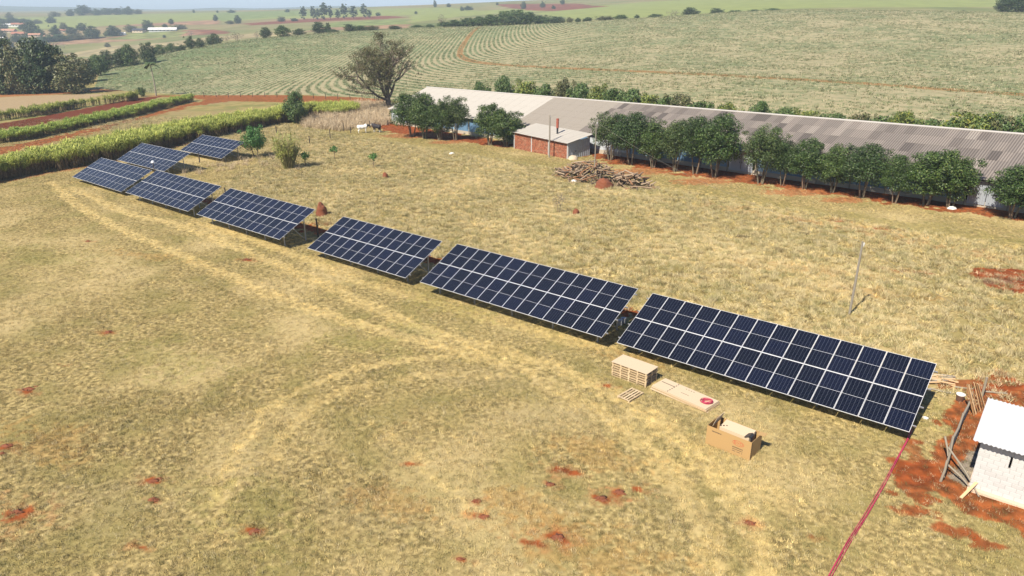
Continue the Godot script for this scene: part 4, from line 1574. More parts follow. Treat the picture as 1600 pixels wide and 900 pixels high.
# ---------------------------------------------------------------- power poles and wires
func build_poles() -> void:
	M.pole = mat(Color(0.25, 0.225, 0.185), 0.9)
	var specs := [
		[1327, 491, 1336, 376, "bare grey power pole standing alone in the tussock grass", 0.075],
		[928, 283, 930, 190, "thin grey pole standing in the firewood heap", 0.07],
		[858, 246, 857, 180, "grey pole in front of the brick lean-to beside the flue pipe", 0.12],
	]
	var tops: Array = []
	for s in specs:
		var p := g(s[0], s[1])
		var d := ray(s[2], s[3])
		# height where the top's ray passes over the foot
		var k := Vector2(p.x, p.z).length() / Vector2(d.x, d.z).length()
		var hgt := (CAM + d * k).y - p.y
		var t := thing("utility_pole", p)
		tag(t, s[4], "pole", "poles of the farm's power line")
		var mb := MB.new()
		mb.tube([Vector3(0, -0.4, 0), Vector3(0.02, hgt * 0.5, 0), Vector3(0, hgt, 0)], [s[5] * 1.1, s[5], s[5] * 0.8], 8)
		obj("shaft", mb.mesh(), M.pole, t)
		mb = MB.new()
		mb.tube([Vector3(0.1, hgt - 0.25, 0), Vector3(0.1, hgt - 0.08, 0)], [0.05, 0.06], 8)
		mb.b(Vector3(0.06, hgt - 0.3, 0), Vector3(0.14, 0.04, 0.04))
		obj("insulator", mb.mesh(), M.frame, t)
		tops.append(p + Vector3(0.1, hgt - 0.08, 0))
	var runs := [[tops[1], tops[0], "thin wire from the firewood pole to the lone power pole"], [tops[1], tops[2], "thin wire from the firewood pole to the lean-to's pole"], [tops[0], at_z(1740, 566, -36.0), "thin wire from the lone power pole towards the hut"]]
	var far_end: Vector3 = runs[2][1]
	var ep := Vector3(far_end.x, H(far_end.x, far_end.z), far_end.z)
	var eh := far_end.y - ep.y
	var et := thing("utility_pole", ep)
	tag(et, "grey power pole beyond the white-roofed hut where the wire ends", "pole", "poles of the farm's power line")
	var eb := MB.new()
	eb.tube([Vector3(0, -0.4, 0), Vector3(0, eh * 0.5, 0), Vector3(0, eh + 0.05, 0)], [0.12, 0.11, 0.09], 8)
	obj("shaft", eb.mesh(), M.pole, et)
	for r in runs:
		var pts := []
		var rad := []
		for i in 13:
			var u := i / 12.0
			pts.append((r[1] - r[0]) * u + Vector3(0, -1.1 * 4.0 * u * (1.0 - u), 0))
			rad.append(0.008)
		var mb := MB.new()
		mb.tube(pts, rad, 4, false)
		var o := obj("wire", mb.mesh(), M.pole)
		o.position = r[0]
		tag(o, r[2], "wire")
	# fence posts in the far corner of the pasture
	for q in [[484, 226, 1.5], [516, 217, 1.7], [537, 205, 1.7], [548, 208, 1.2], [578, 200, 1.4], [245, 261, 1.2], [312, 254, 1.5], [497, 371, 1.9], [352, 303, 0.8], [606, 196, 1.0], [432, 208, 1.4]]:
		var mb := MB.new()
		mb.tube([Vector3(0, -0.2, 0), Vector3(0.03, q[2] * 0.5, 0.01), Vector3(0, q[2], 0.02)], [0.09, 0.085, 0.07], 6)
		var o := obj("fence_post", mb.mesh(), M.dark_post)
		o.position = g(q[0], q[1])
		tag(o, "dark wooden fence post standing alone in the dry grass", "post", "old fence posts in the pasture")
	for i in 16:
		var px := 300 + i * 19.0
		var mb := MB.new()
		mb.tube([Vector3(0, -0.2, 0), Vector3(0, 1.4, 0.02)], [0.1, 0.08], 5)
		var o := obj("fence_post", mb.mesh(), M.dark_post)
		o.position = g(px, 151.5 + (i * 0.25 if i > 9 else 0.0))
		tag(o, "wooden fence post along the red road at the crop field's edge", "post", "fence posts along the red road")

# ---------------------------------------------------------------- trees
func leaf_cloud(sd: int, lumps: Array, count: int, size: float, cols: Array, droop := 0.0, mb: MB = null) -> MB:
	var r := RandomNumberGenerator.new()
	r.seed = sd
	if mb == null:
		mb = MB.new()
	var total := 0.0
	for l in lumps:
		total += pow(l[1], 2.2)
	for l in lumps:
		var n := int(count * pow(l[1], 2.2) / total)
		var tone := r.randf_range(0.85, 1.18)
		for i in n:
			var d := Vector3(r.randfn(), r.randfn(), r.randfn()).normalized()
			var p: Vector3 = l[0] + d * l[1] * Vector3(1, 0.85, 1) * pow(r.randf(), 0.38) * r.randf_range(0.92, 1.12)
			var nn := (d * 0.9 + Vector3(r.randfn(), r.randfn() + 0.4, r.randfn()) * 0.75).normalized()
			var x := nn.cross(Vector3(r.randfn(), r.randfn(), r.randfn())).normalized()
			var y := nn.cross(x)
			y = (y + Vector3(0, -droop, 0)).normalized()
			var s := size * r.randf_range(0.6, 1.3)
			var c: Color = cols[0].lerp(cols[1], r.randf())
			if cols.size() > 2 and r.randf() < 0.12:
				c = cols[2]
			mb.col = Color(c.r * tone, c.g * tone, c.b * tone)
			mb.quad(p - x * s * 0.32, p - y * s * 0.6, p + x * s * 0.32, p + y * s * 0.6)
	return mb

var protos := {}

func make_proto(key: String, sd: int, hgt: float, wid: float, trunk_h: float, stems: int, leaves: int, leaf: float, cols: Array, bark: Color, lump_n := 14) -> void:
	var r := RandomNumberGenerator.new()
	r.seed = sd
	var lumps: Array = []
	var cy := (hgt + trunk_h) * 0.5
	var ry := (hgt - trunk_h) * 0.5
	for i in lump_n:
		var fy := 1.0 - 2.0 * (i + 0.5) / lump_n
		var fa := i * 2.39996 + r.randf_range(-0.3, 0.3)
		var d := Vector3(cos(fa) * sqrt(1.0 - fy * fy), fy, sin(fa) * sqrt(1.0 - fy * fy)) * r.randf_range(0.72, 1.08)
		var rad := r.randf_range(0.22, 0.36) * wid * 0.62
		var taper := 1.0 - 0.25 * maxf(d.y, 0.0)
		lumps.append([Vector3(d.x * (wid * 0.5 - rad * 0.75) * taper, cy + d.y * (ry - rad * 0.6), d.z * (wid * 0.5 - rad * 0.75) * taper), rad])
	lumps.append([Vector3(0, cy, 0), minf(wid, ry * 2.0) * 0.36])
	# a few loose sprigs that break the outline
	for i in 7:
		var a := r.randf() * TAU
		lumps.append([Vector3(cos(a) * wid * 0.42, cy + r.randf_range(-0.5, 1.0) * ry, sin(a) * wid * 0.42), wid * r.randf_range(0.06, 0.1)])
	for i in 4:
		lumps.append([Vector3(r.randf_range(-0.22, 0.22) * wid, hgt - wid * r.randf_range(0.02, 0.12), r.randf_range(-0.22, 0.22) * wid), wid * r.randf_range(0.08, 0.13)])
	var tb := MB.new()
	for s in stems:
		var a := TAU * s / stems + r.randf() * 0.8
		var sp := 0.0 if stems == 1 else wid * 0.035
		var o := Vector3(cos(a) * sp, -0.25, sin(a) * sp)
		var e := Vector3(cos(a) * wid * (0.16 if stems > 1 else 0.03), cy, sin(a) * wid * (0.16 if stems > 1 else 0.03))
		var rad := wid * (0.018 if stems > 1 else 0.035)
		tb.col = Color(bark.r * r.randf_range(0.85, 1.15), bark.g, bark.b)
		tb.tube([o, o.lerp(e, 0.33) + Vector3(0, 0, 0.05 * wid * r.randf_range(-0.4, 0.4)), o.lerp(e, 0.66), e], [rad, rad * 0.85, rad * 0.65, rad * 0.3], 6)
		for k in 2:
			var b := o.lerp(e, 0.6 + 0.15 * k)
			var l: Array = lumps[r.randi() % lump_n]
			tb.tube([b, b.lerp(l[0], 0.6) + Vector3(0, 0.05 * hgt, 0), l[0]], [rad * 0.5, rad * 0.35, rad * 0.15], 5, false)
	protos[key] = [tb.mesh(), leaf_cloud(sd + 1, lumps, leaves, leaf, cols).mesh(), hgt, wid]

func plant(called: String, key: String, at: Vector3, hgt: float, wid: float, turn: float, label: String, category: String, group := "") -> Node3D:
	var p: Array = protos[key]
	var t := thing(called, at, turn)
	obj("trunk" if category == "tree" else "stem", p[0], M.bark, t)
	obj("crown" if category == "tree" else "foliage", p[1], M.leaf, t)
	t.scale = Vector3(wid / p[3], hgt / p[2], wid / p[3])
	tag(t, label, category, group)
	return t

func make_protos() -> void:
	var dark := [Color(0.022, 0.043, 0.012), Color(0.046, 0.080, 0.022), Color(0.085, 0.12, 0.035)]
	var mid := [Color(0.045, 0.085, 0.022), Color(0.085, 0.14, 0.035), Color(0.14, 0.18, 0.05)]
	var olive := [Color(0.07, 0.085, 0.03), Color(0.13, 0.135, 0.05), Color(0.16, 0.13, 0.06)]
	var dry := [Color(0.13, 0.11, 0.085), Color(0.18, 0.155, 0.12)]
	var bark := Color(0.17, 0.13, 0.09)
	for k in 5:
		var tone: Array = [[Color(0.024, 0.050, 0.010), Color(0.055, 0.10, 0.020), Color(0.11, 0.16, 0.035)], [Color(0.028, 0.056, 0.011), Color(0.064, 0.108, 0.022), Color(0.13, 0.17, 0.04)], [Color(0.020, 0.042, 0.010), Color(0.044, 0.080, 0.018), Color(0.09, 0.13, 0.035)], [Color(0.030, 0.058, 0.012), Color(0.066, 0.112, 0.022), Color(0.13, 0.17, 0.04)], [Color(0.030, 0.054, 0.012), Color(0.064, 0.102, 0.024), Color(0.12, 0.15, 0.04)]][k]
		make_proto("shed%d" % k, 100 + k * 7, 7.0, 5.6, [1.5, 1.0, 1.8, 1.3, 2.0][k], 3 + k % 2, [15000, 14500, 14500, 15000, 13500][k], [0.165, 0.18, 0.16, 0.17, 0.15][k], tone, bark, [20, 18, 24, 20, 18][k])
	for k in 3:
		make_proto("far_dark%d" % k, 200 + k, 10.0, 9.0, -1.2, 1, 4200, 0.48, dark, bark, 18)
		make_proto("far_mid%d" % k, 210 + k, 10.0, 9.0, -1.0, 1, 4200, 0.48, mid, bark, 18)
		make_proto("far_olive%d" % k, 220 + k, 10.0, 9.0, -0.5, 1, 3600, 0.48, olive, bark, 18)
	make_proto("far_dry0", 230, 9.0, 8.0, 1.5, 2, 420, 0.4, dry, bark)
	make_proto("tall0", 240, 20.0, 9.0, 1.5, 1, 1500, 1.1, [Color(0.05, 0.085, 0.045), Color(0.085, 0.12, 0.06)], bark)
	make_proto("tall1", 241, 20.0, 8.0, 1.5, 1, 1500, 1.1, [Color(0.05, 0.085, 0.045), Color(0.085, 0.12, 0.06)], bark)
	for k in 3:
		make_proto("bush%d" % k, 250 + k, 3.0, 3.6, 0.0, 3, 6000, 0.15, [mid, [Color(0.075, 0.115, 0.022), Color(0.145, 0.18, 0.035), Color(0.24, 0.24, 0.04)], olive][k], bark, 14)
	make_proto("green_bush", 260, 4.4, 5.0, 0.9, 2, 5000, 0.19, [Color(0.035, 0.11, 0.02), Color(0.06, 0.165, 0.03)], bark, 14)
	make_proto("sapling", 262, 2.0, 1.6, 1.0, 1, 160, 0.24, [Color(0.05, 0.14, 0.025), Color(0.08, 0.19, 0.04)], bark, 6)

const ORD := ["first", "second", "third", "fourth", "fifth", "sixth", "seventh", "eighth", "ninth", "tenth", "eleventh", "twelfth", "thirteenth", "fourteenth", "fifteenth", "sixteenth", "seventeenth", "eighteenth", "nineteenth", "twentieth", "twenty-first", "twenty-second", "twenty-third", "twenty-fourth", "twenty-fifth", "twenty-sixth", "twenty-seventh", "twenty-eighth", "twenty-ninth"]

func build_shed_trees() -> void:
	rng.seed = 61
	# foot pixel, crown top pixel y, crown width in metres
	var spots := [[643, 214, 149, 7.0], [664, 217, 147, 6.4], [687, 219, 158, 5.6], [712, 219, 151, 5.6], [766, 227, 163, 5.6], [791, 229, 170, 6.0],
		[954, 250, 182, 6.2], [986, 257, 180, 6.2], [1020, 262, 194, 4.6], [1054, 268, 186, 5.2], [1086, 272, 182, 5.2], [1117, 277, 180, 6.4], [1188, 287, 197, 6.2], [1222, 290, 218, 3.8], [1256, 295, 219, 5.0], [1300, 301, 229, 4.0], [1347, 309, 223, 5.2], [1397, 318, 243, 4.2], [1446, 320, 234, 6.0], [1483, 325, 238, 5.0], [1580, 341, 262, 6.0], [1624, 345, 250, 6.0]]
	var n := 0
	for s in spots:
		var p := g(s[0], s[1])
		var d := ray(s[0], s[2])
		var k := Vector2(p.x, p.z).length() / Vector2(d.x, d.z).length()
		var hgt := (CAM + d * k).y - p.y
		var label: String = ("%s dense tree from the brick lean-to in the row along the shed's wall" % ORD[n - 6]) if n > 5 else ("%s tree from the brick lean-to in the group hiding the shed's pale end" % ORD[5 - n])
		var t := plant("shed_tree", "shed%d" % ((n * 3 + n / 4) % 5), p, hgt * rng.randf_range(0.96, 1.05), s[3] * rng.randf_range(0.98, 1.16), rng.randf() * TAU, label, "tree", "trees along the shed's wall")
		n += 1
	# shrubs behind the shed, seen over its ridge
	var tops := [[752, 128], [788, 118], [822, 126], [850, 130], [880, 126], [905, 129], [935, 133], [962, 137], [985, 138], [1015, 147], [1040, 150], [1066, 149], [1100, 157], [1140, 161], [1188, 157], [1225, 167], [1262, 172], [1300, 177], [1345, 180], [1385, 181], [1418, 174], [1452, 187], [1490, 184], [1520, 175], [1550, 178], [1580, 186], [1610, 178], [1650, 182]]
	n = 0
	for s in tops:
		var d := ray(s[0], s[1])
		var base := shed_a + shed_n * 23.0
		var k := (base - CAM).dot(shed_n) / d.dot(shed_n)
		var q := CAM + d * k
		var y := H(q.x, q.z)
		var hgt := maxf(q.y - y, 1.8)
		plant("hedge_shrub", "bush%d" % [0, 0, 1, 0, 2, 0, 1][n % 7], Vector3(q.x, y, q.z), hgt, rng.randf_range(5.5, 8.0), rng.randf() * TAU, "%s hedge shrub behind the shed, counted from the big spreading tree" % ORD[n], "shrub", "hedge shrubs behind the shed")
		n += 1

func build_big_tree() -> void:
	var p := g(607, 171)
	var t := thing("spreading_tree", p)
	tag(t, "big spreading tree with many bare branches and thin foliage at the shed's end", "tree")
	var r := RandomNumberGenerator.new()
	r.seed = 17
	var tb := MB.new()
	tb.col = Color(0.13, 0.105, 0.085)
	var twigs := MB.new()
	twigs.col = Color(0.22, 0.17, 0.13)
	var lumps: Array = []
	var todo: Array = []
	tb.tube([Vector3(0, -0.4, 0), Vector3(0.1, 1.2, 0), Vector3(0, 2.6, 0)], [0.85, 0.62, 0.55], 9)
	for i in 8:
		var a := TAU * i / 8.0 + r.randf() * 0.5
		var tilt := r.randf_range(0.25, 1.15) if i > 1 else 0.12
		todo.append([Vector3(0, r.randf_range(1.7, 2.6), 0), Vector3(cos(a) * sin(tilt), cos(tilt), sin(a) * sin(tilt)), r.randf_range(4.6, 6.0), 0.33, 0])
	while todo.size() > 0:
		var b: Array = todo.pop_back()
		var o: Vector3 = b[0]
		var d: Vector3 = b[1]
		var len: float = b[2]
		var rad: float = b[3]
		var lv: int = b[4]
		var side := d.cross(Vector3(r.randfn(), r.randfn(), r.randfn())).normalized() * len * 0.10
		var m := o + d * len * 0.5 + side
		var e := o + d * len
		e.y = minf(e.y, 16.5)
		(tb if lv < 3 else twigs).tube([o, m, e], [rad, rad * 0.8, rad * 0.6], 6 if lv < 2 else 4, false)
		if lv >= 3:
			var left := e.x < 1.5
			lumps.append([e, r.randf_range(0.45, 0.85) * (1.15 if left or e.y > 12.0 else 0.5)])
		if lv < 4:
			for k in (3 if lv < 3 else 2):
				var nd := (d + Vector3(r.randfn(), r.randfn() * 0.8 + 0.22, r.randfn()) * 0.52).normalized()
				if nd.y < -0.1:
					nd.y *= -0.3
				todo.append([m if k == 0 and lv < 3 else e, nd.normalized(), len * r.randf_range(0.55, 0.78), rad * 0.58, lv + 1])
	for i in 330:
		var d := Vector3(r.randfn(), r.randfn(), r.randfn()).normalized() * pow(r.randf(), 0.4)
		if d.y < -0.35 and d.x > 0.0:
			continue
		lumps.append([Vector3(d.x * 9.2 + 0.6, 8.8 + d.y * 7.0, d.z * 8.4), r.randf_range(0.35, 0.8) * (1.2 if d.x < 0.1 or d.y > 0.5 else 0.7)])
	obj("trunk", tb.mesh(), M.bark, t)
	stuff(obj("twigs", twigs.mesh(), M.bark, t))
	obj("crown", leaf_cloud(18, lumps, 25000, 0.25, [Color(0.065, 0.072, 0.022), Color(0.125, 0.12, 0.045), Color(0.13, 0.085, 0.05)]).mesh(), M.leaf, t)

func build_small_plants() -> void:
	plant("umbrella_tree", "green_bush", g(400, 246), 4.6, 4.8, 0.4, "bright green bushy tree at the end of the rearmost solar table", "tree")
	plant("dark_bush", "bush0", g(463, 193), 6.6, 5.4, 1.1, "tall dark green bush at the end of the cane strip", "shrub")
	var o := plant("sapling", "sapling", g(523, 250), 2.1, 1.7, 0.0, "small castor sapling with bright leaves in the yellow grass", "plant", "saplings in the yellow grass")
	for q in [[584, 262, 2.0], [478, 262, 2.2]]:
		plant("sapling", "sapling", g(q[0], q[1]), q[2], 1.7, q[0] * 0.3, "small castor sapling with bright leaves in the yellow grass", "plant", "saplings in the yellow grass")
	plant("thorn_bush", "far_dry0", g(873, 333), 2.2, 1.6, 0.0, "thin grey-green bush standing alone in the tussock grass", "shrub")
	# a clump of tall elephant grass
	var t := thing("elephant_grass", g(452, 264))
	tag(t, "tall yellow-green clump of elephant grass beside the green bushy tree", "grass clump")
	var r := RandomNumberGenerator.new()
	r.seed = 44
	var st := MB.new()
	var lv := MB.new()
	for i in 150:
		var a := r.randf() * TAU
		var q := Vector3(cos(a), 0, sin(a)) * sqrt(r.randf())
		var b := q * 0.7
		var h := r.randf_range(2.6, 5.0)
		var top := q * 2.0 + Vector3(r.randf_range(-0.3, 0.3), h, r.randf_range(-0.3, 0.3))
		st.col = Color(0.36, 0.29, 0.13).lerp(Color(0.24, 0.25, 0.08), r.randf())
		st.tube([b, b.lerp(top, 0.5) + Vector3(0, 0.3, 0), top], [0.03, 0.025, 0.012], 4, false)
		for k in 5:
			var m := b.lerp(top, r.randf_range(0.45, 1.0))
			var d := Vector3(r.randfn(), r.randf_range(0.2, 1.2), r.randfn()).normalized()
			var w := d.cross(Vector3.UP).normalized() * 0.045
			lv.col = Color(0.20, 0.26, 0.05).lerp(Color(0.45, 0.44, 0.14), r.randf())
			lv.quad(m - w, m + w, m + d * 0.5 + w, m + d * 0.5 - w)
			lv.tri(m + d * 0.5 - w, m + d * 0.5 + w, m + d * 0.9 + Vector3(0, -0.25, 0))
	obj("stalks", st.mesh(), M.bark, t)
	obj("leaves", lv.mesh(), M.leaf, t)
	# a palm on the red road
	var pp := g(244, 150)
	t = thing("palm_tree", pp)
	tag(t, "single slim palm tree standing at the red road's bend", "tree")
	var tb := MB.new()
	tb.col = Color(0.30, 0.26, 0.20)
	tb.tube([Vector3(0, -0.3, 0), Vector3(0.1, 4.0, 0), Vector3(-0.1, 9.2, 0)], [0.24, 0.17, 0.14], 7)
	obj("trunk", tb.mesh(), M.bark, t)
	var pb := MB.new()
	for i in 16:
		var a := TAU * i / 16.0 + r.randf() * 0.3
		var up := r.randf_range(0.1, 1.2)
		var d := Vector3(cos(a) * cos(up), sin(up), sin(a) * cos(up))
		var side := d.cross(Vector3.UP).normalized()
		pb.col = Color(0.035, 0.07, 0.02).lerp(Color(0.08, 0.11, 0.03), r.randf())
		for k in 6:
			var p0 := Vector3(-0.1, 9.2, 0) + d * 0.42 * k + Vector3(0, -0.045 * k * k, 0)
			var p1 := Vector3(-0.1, 9.2, 0) + d * 0.42 * (k + 1) + Vector3(0, -0.045 * (k + 1) * (k + 1), 0)
			for s in [-1, 1]:
				pb.quad(p0, p1, p1 + side * s * 0.42 + Vector3(0, -0.3, 0), p0 + side * s * 0.36 + Vector3(0, -0.25, 0))
	obj("crown", pb.mesh(), M.leaf, t)
	plant("round_shrub", "bush0", g(222, 151), 2.8, 2.8, 0.0, "round dark shrub beside the palm at the red road", "shrub")

func build_background_trees() -> void:
	rng.seed = 71
	# dark grove at the foot of the crop field: foot px, py, width px, height px, kind
	for s in [[12, 147, 56, 62, "far_dark0"], [34, 147, 40, 58, "far_olive1"], [62, 146, 50, 62, "far_dark1"], [80, 144, 42, 58, "far_dark2"], [102, 143, 42, 54, "far_dark0"], [118, 146, 56, 46, "far_olive0"], [-25, 148, 60, 60, "far_dark2"], [140, 128, 24, 26, "far_dark1"], [158, 118, 24, 24, "far_mid0"]]:
		var p := g(s[0], s[1])
		var m := (p - CAM).length() / FOCAL
		plant("grove_tree", s[4], p, s[3] * m * 1.04, s[2] * m, rng.randf() * TAU, "olive-tinted rounded tree at the front of the dark grove" if s[4].begins_with("far_olive") else "tall dark tree in the grove below the crop field", "tree", "olive trees in the dark grove" if s[4].begins_with("far_olive") else "dark grove trees")
	# trees along the crop field's far edge
	var edge := [[160, 320.0], [240, 370.0], [330, 410.0], [450, 440.0], [620, 470.0], [800, 480.0], [1000, 500.0], [1230, 480.0], [1600, 420.0]]
	var rows := [[150, 108, 22, 22, 1], [168, 106, 22, 26, 0], [190, 106, 24, 30, 0], [205, 100, 24, 30, 1], [217, 96, 14, 18, 3], [232, 91, 22, 24, 0], [250, 86, 18, 16, 1], [268, 82, 20, 14, 1], [284, 78, 12, 8, 0], [298, 75, 16, 18, 0], [313, 73, 14, 13, 0], [335, 71, 24, 18, 0], [355, 68, 10, 14, 3], [370, 67, 20, 17, 3], [402, 63, 10, 14, 3], [416, 62, 17, 19, 0], [443, 60, 24, 20, 1], [468, 58, 18, 13, 0], [499, 57, 22, 22, 0], [513, 52, 9, 16, 0], [518, 54, 24, 6, 1], [548, 53, 20, 15, 0], [562, 52, 26, 12, 1], [582, 50, 22, 10, 2], [617, 48, 20, 8, 0], [652, 46, 22, 7, 1], [672, 46, 16, 8, 1], [690, 40, 15, 18, 3], [695, 44, 24, 10, 1], [712, 43, 26, 12, 1], [730, 42, 30, 14, 1], [748, 42, 30, 16, 1], [768, 41, 32, 18, 1], [788, 40, 32, 22, 1], [808, 39, 36, 23, 1], [828, 38, 32, 19, 1], [848, 37, 28, 13, 1], [870, 35, 26, 9, 0], [890, 34, 11, 7, 2], [903, 34, 10, 6, 0], [918, 33, 15, 6, 0], [945, 31, 30, 6, 2], [970, 30, 22, 7, 1], [995, 29, 9, 6, 0], [1024, 28, 22, 6, 0], [1052, 27, 22, 11, 3], [1078, 26, 26, 14, 0], [1120, 24, 22, 11, 0], [1148, 22, 26, 6, 1], [1180, 20, 22, 5, 1], [1208, 18, 34, 5, 1], [1505, 21, 14, 4, 0]]
	var kinds := ["far_dark", "far_mid", "far_olive", "far_dry"]
	var words := ["dark rounded tree at the far edge of the crop field", "leafy green tree at the far edge of the crop field", "dull olive bush at the far edge of the crop field", "leafless greyish tree at the far edge of the crop field"]
	for s in rows:
		var z := 420.0
		for k in edge.size() - 1:
			if s[0] >= edge[k][0] and s[0] < edge[k + 1][0]:
				z = lerpf(edge[k][1], edge[k + 1][1], (s[0] - edge[k][0]) / (edge[k + 1][0] - edge[k][0]))
		if s[0] < 160:
			z = 312.0
		var q := at_z(s[0], s[1], -z - 5.0)
		q.y = H(q.x, q.z)
		var m := (q - CAM).length() / FOCAL
		var top := at_z(s[0], s[1] - s[3], q.z).y
		var hgt := maxf(top - q.y, 2.0)
		plant("edge_tree", kinds[s[4]] + ("0" if s[4] == 3 else str(rng.randi() % 3)), q, hgt, s[2] * m * 1.1, rng.randf() * TAU, words[s[4]], "tree", words[s[4]].get_slice(" ", 0) + " trees along the crop's far edge")
	# the dark wood at the right-hand end of the crop field
	for s in [[1580, 22, 30, 30], [1600, 24, 34, 34], [1625, 26, 40, 36], [1566, 17, 20, 18]]:
		var q := at_z(s[0], s[1], -416.0)
		q.y = H(q.x, q.z)
		var m := (q - CAM).length() / FOCAL
		plant("wood_tree", "far_dark%d" % (rng.randi() % 3), q, s[3] * m, s[2] * m, rng.randf() * TAU, "dark tree of the small wood above the red earth bank", "tree", "dark trees above the red bank")
	# trees out on the far slopes: px, foot py, width px, height px, kind
	var far := [[110, 25, 12, 8, "far_dark0"], [131, 24, 24, 12, "far_dark1"], [152, 24, 16, 8, "far_dark2"], [168, 23, 18, 8, "far_dark0"], [184, 23, 18, 8, "far_dark1"], [200, 23, 18, 10, "far_dark2"], [216, 22, 14, 6, "far_olive0"], [86, 26, 16, 6, "far_olive1"], [303, 20, 4, 4, "far_dark0"], [340, 20, 4, 3, "far_dark1"], [362, 20, 13, 4, "far_dark2"], [449, 19, 8, 4, "far_dark0"],
		[337, 33, 8, 8, "far_dark1"], [372, 37, 12, 11, "far_dark2"], [360, 38, 14, 5, "far_olive2"], [440, 34, 14, 7, "far_olive0"], [460, 33, 12, 4, "far_dark0"], [475, 31, 11, 18, "tall0"], [490, 31, 9, 18, "tall1"], [497, 31, 9, 15, "tall0"], [507, 31, 15, 23, "tall0"], [517, 30, 8, 18, "tall1"], [528, 30, 9, 13, "tall1"], [538, 29, 13, 20, "tall0"], [553, 29, 14, 17, "tall1"], [569, 28, 11, 19, "tall0"], [577, 28, 9, 11, "tall1"], [591, 25, 9, 5, "far_mid0"],
		[680, 11, 6, 9, "far_dark0"], [701, 11, 8, 5, "far_dark1"], [732, 16, 16, 6, "far_dark2"], [722, 17, 7, 6, "far_dark0"], [650, 22, 5, 4, "far_dark1"], [818, 14, 10, 10, "far_dark1"], [848, 12, 9, 9, "far_dark2"], [865, 14, 7, 5, "far_dark0"], [879, 7, 8, 8, "far_dark1"], [777, 8, 5, 4, "far_dark2"],
		[232, 48, 17, 13, "far_dark0"], [205, 50, 20, 9, "far_olive1"], [178, 57, 20, 13, "far_dark1"], [168, 57, 10, 7, "far_mid1"], [145, 60, 24, 15, "far_dark2"], [128, 48, 14, 9, "far_dark0"], [112, 54, 18, 9, "far_dark1"], [100, 47, 12, 9, "far_olive2"], [88, 58, 16, 14, "far_dark2"], [62, 57, 14, 9, "far_mid2"], [50, 56, 22, 17, "far_dark0"], [42, 72, 14, 14, "far_dark1"], [28, 66, 18, 10, "far_dark2"], [5, 48, 16, 9, "far_dark0"], [4, 62, 14, 12, "far_olive0"], [20, 36, 24, 6, "far_dark1"], [40, 37, 20, 6, "far_dark2"], [58, 37, 14, 5, "far_olive1"], [80, 36, 14, 8, "far_dark0"], [15, 30, 10, 8, "far_olive2"], [268, 38, 8, 7, "far_dark1"], [258, 43, 8, 5, "far_dark2"], [280, 46, 24, 6, "far_olive0"], [34, 46, 10, 6, "far_dark0"], [72, 66, 30, 8, "far_mid0"], [95, 64, 30, 8, "far_mid1"], [120, 62, 26, 8, "far_olive1"], [60, 70, 22, 8, "far_mid2"], [8, 78, 12, 10, "far_dark1"], [17, 74, 10, 8, "far_dark0"], [168, 74, 9, 6, "far_olive2"], [298, 58, 12, 8, "far_dry0"], [257, 59, 5, 4, "far_dark0"], [85, 86, 36, 16, "far_dry0"], [40, 84, 14, 8, "far_olive0"], [2, 36, 12, 6, "far_dark2"]]
	for s in far:
		var p := gf(s[0], s[1])
		var m := (p - CAM).length() / FOCAL
		var tall: bool = s[4].begins_with("tall")
		plant("distant_tree", s[4], p + Vector3(0, -0.3, 0), s[3] * m, s[2] * m, rng.randf() * TAU, "tall bluish-green tree in the row on the far slope" if tall else ("dark tree standing among the village roofs and far fields" if s[0] < 300 else "small dark tree dotted on the far hills"), "tree", "tall trees in a row on the far slope" if tall else ("trees round the village" if s[0] < 300 else "trees dotted on the far hills"))

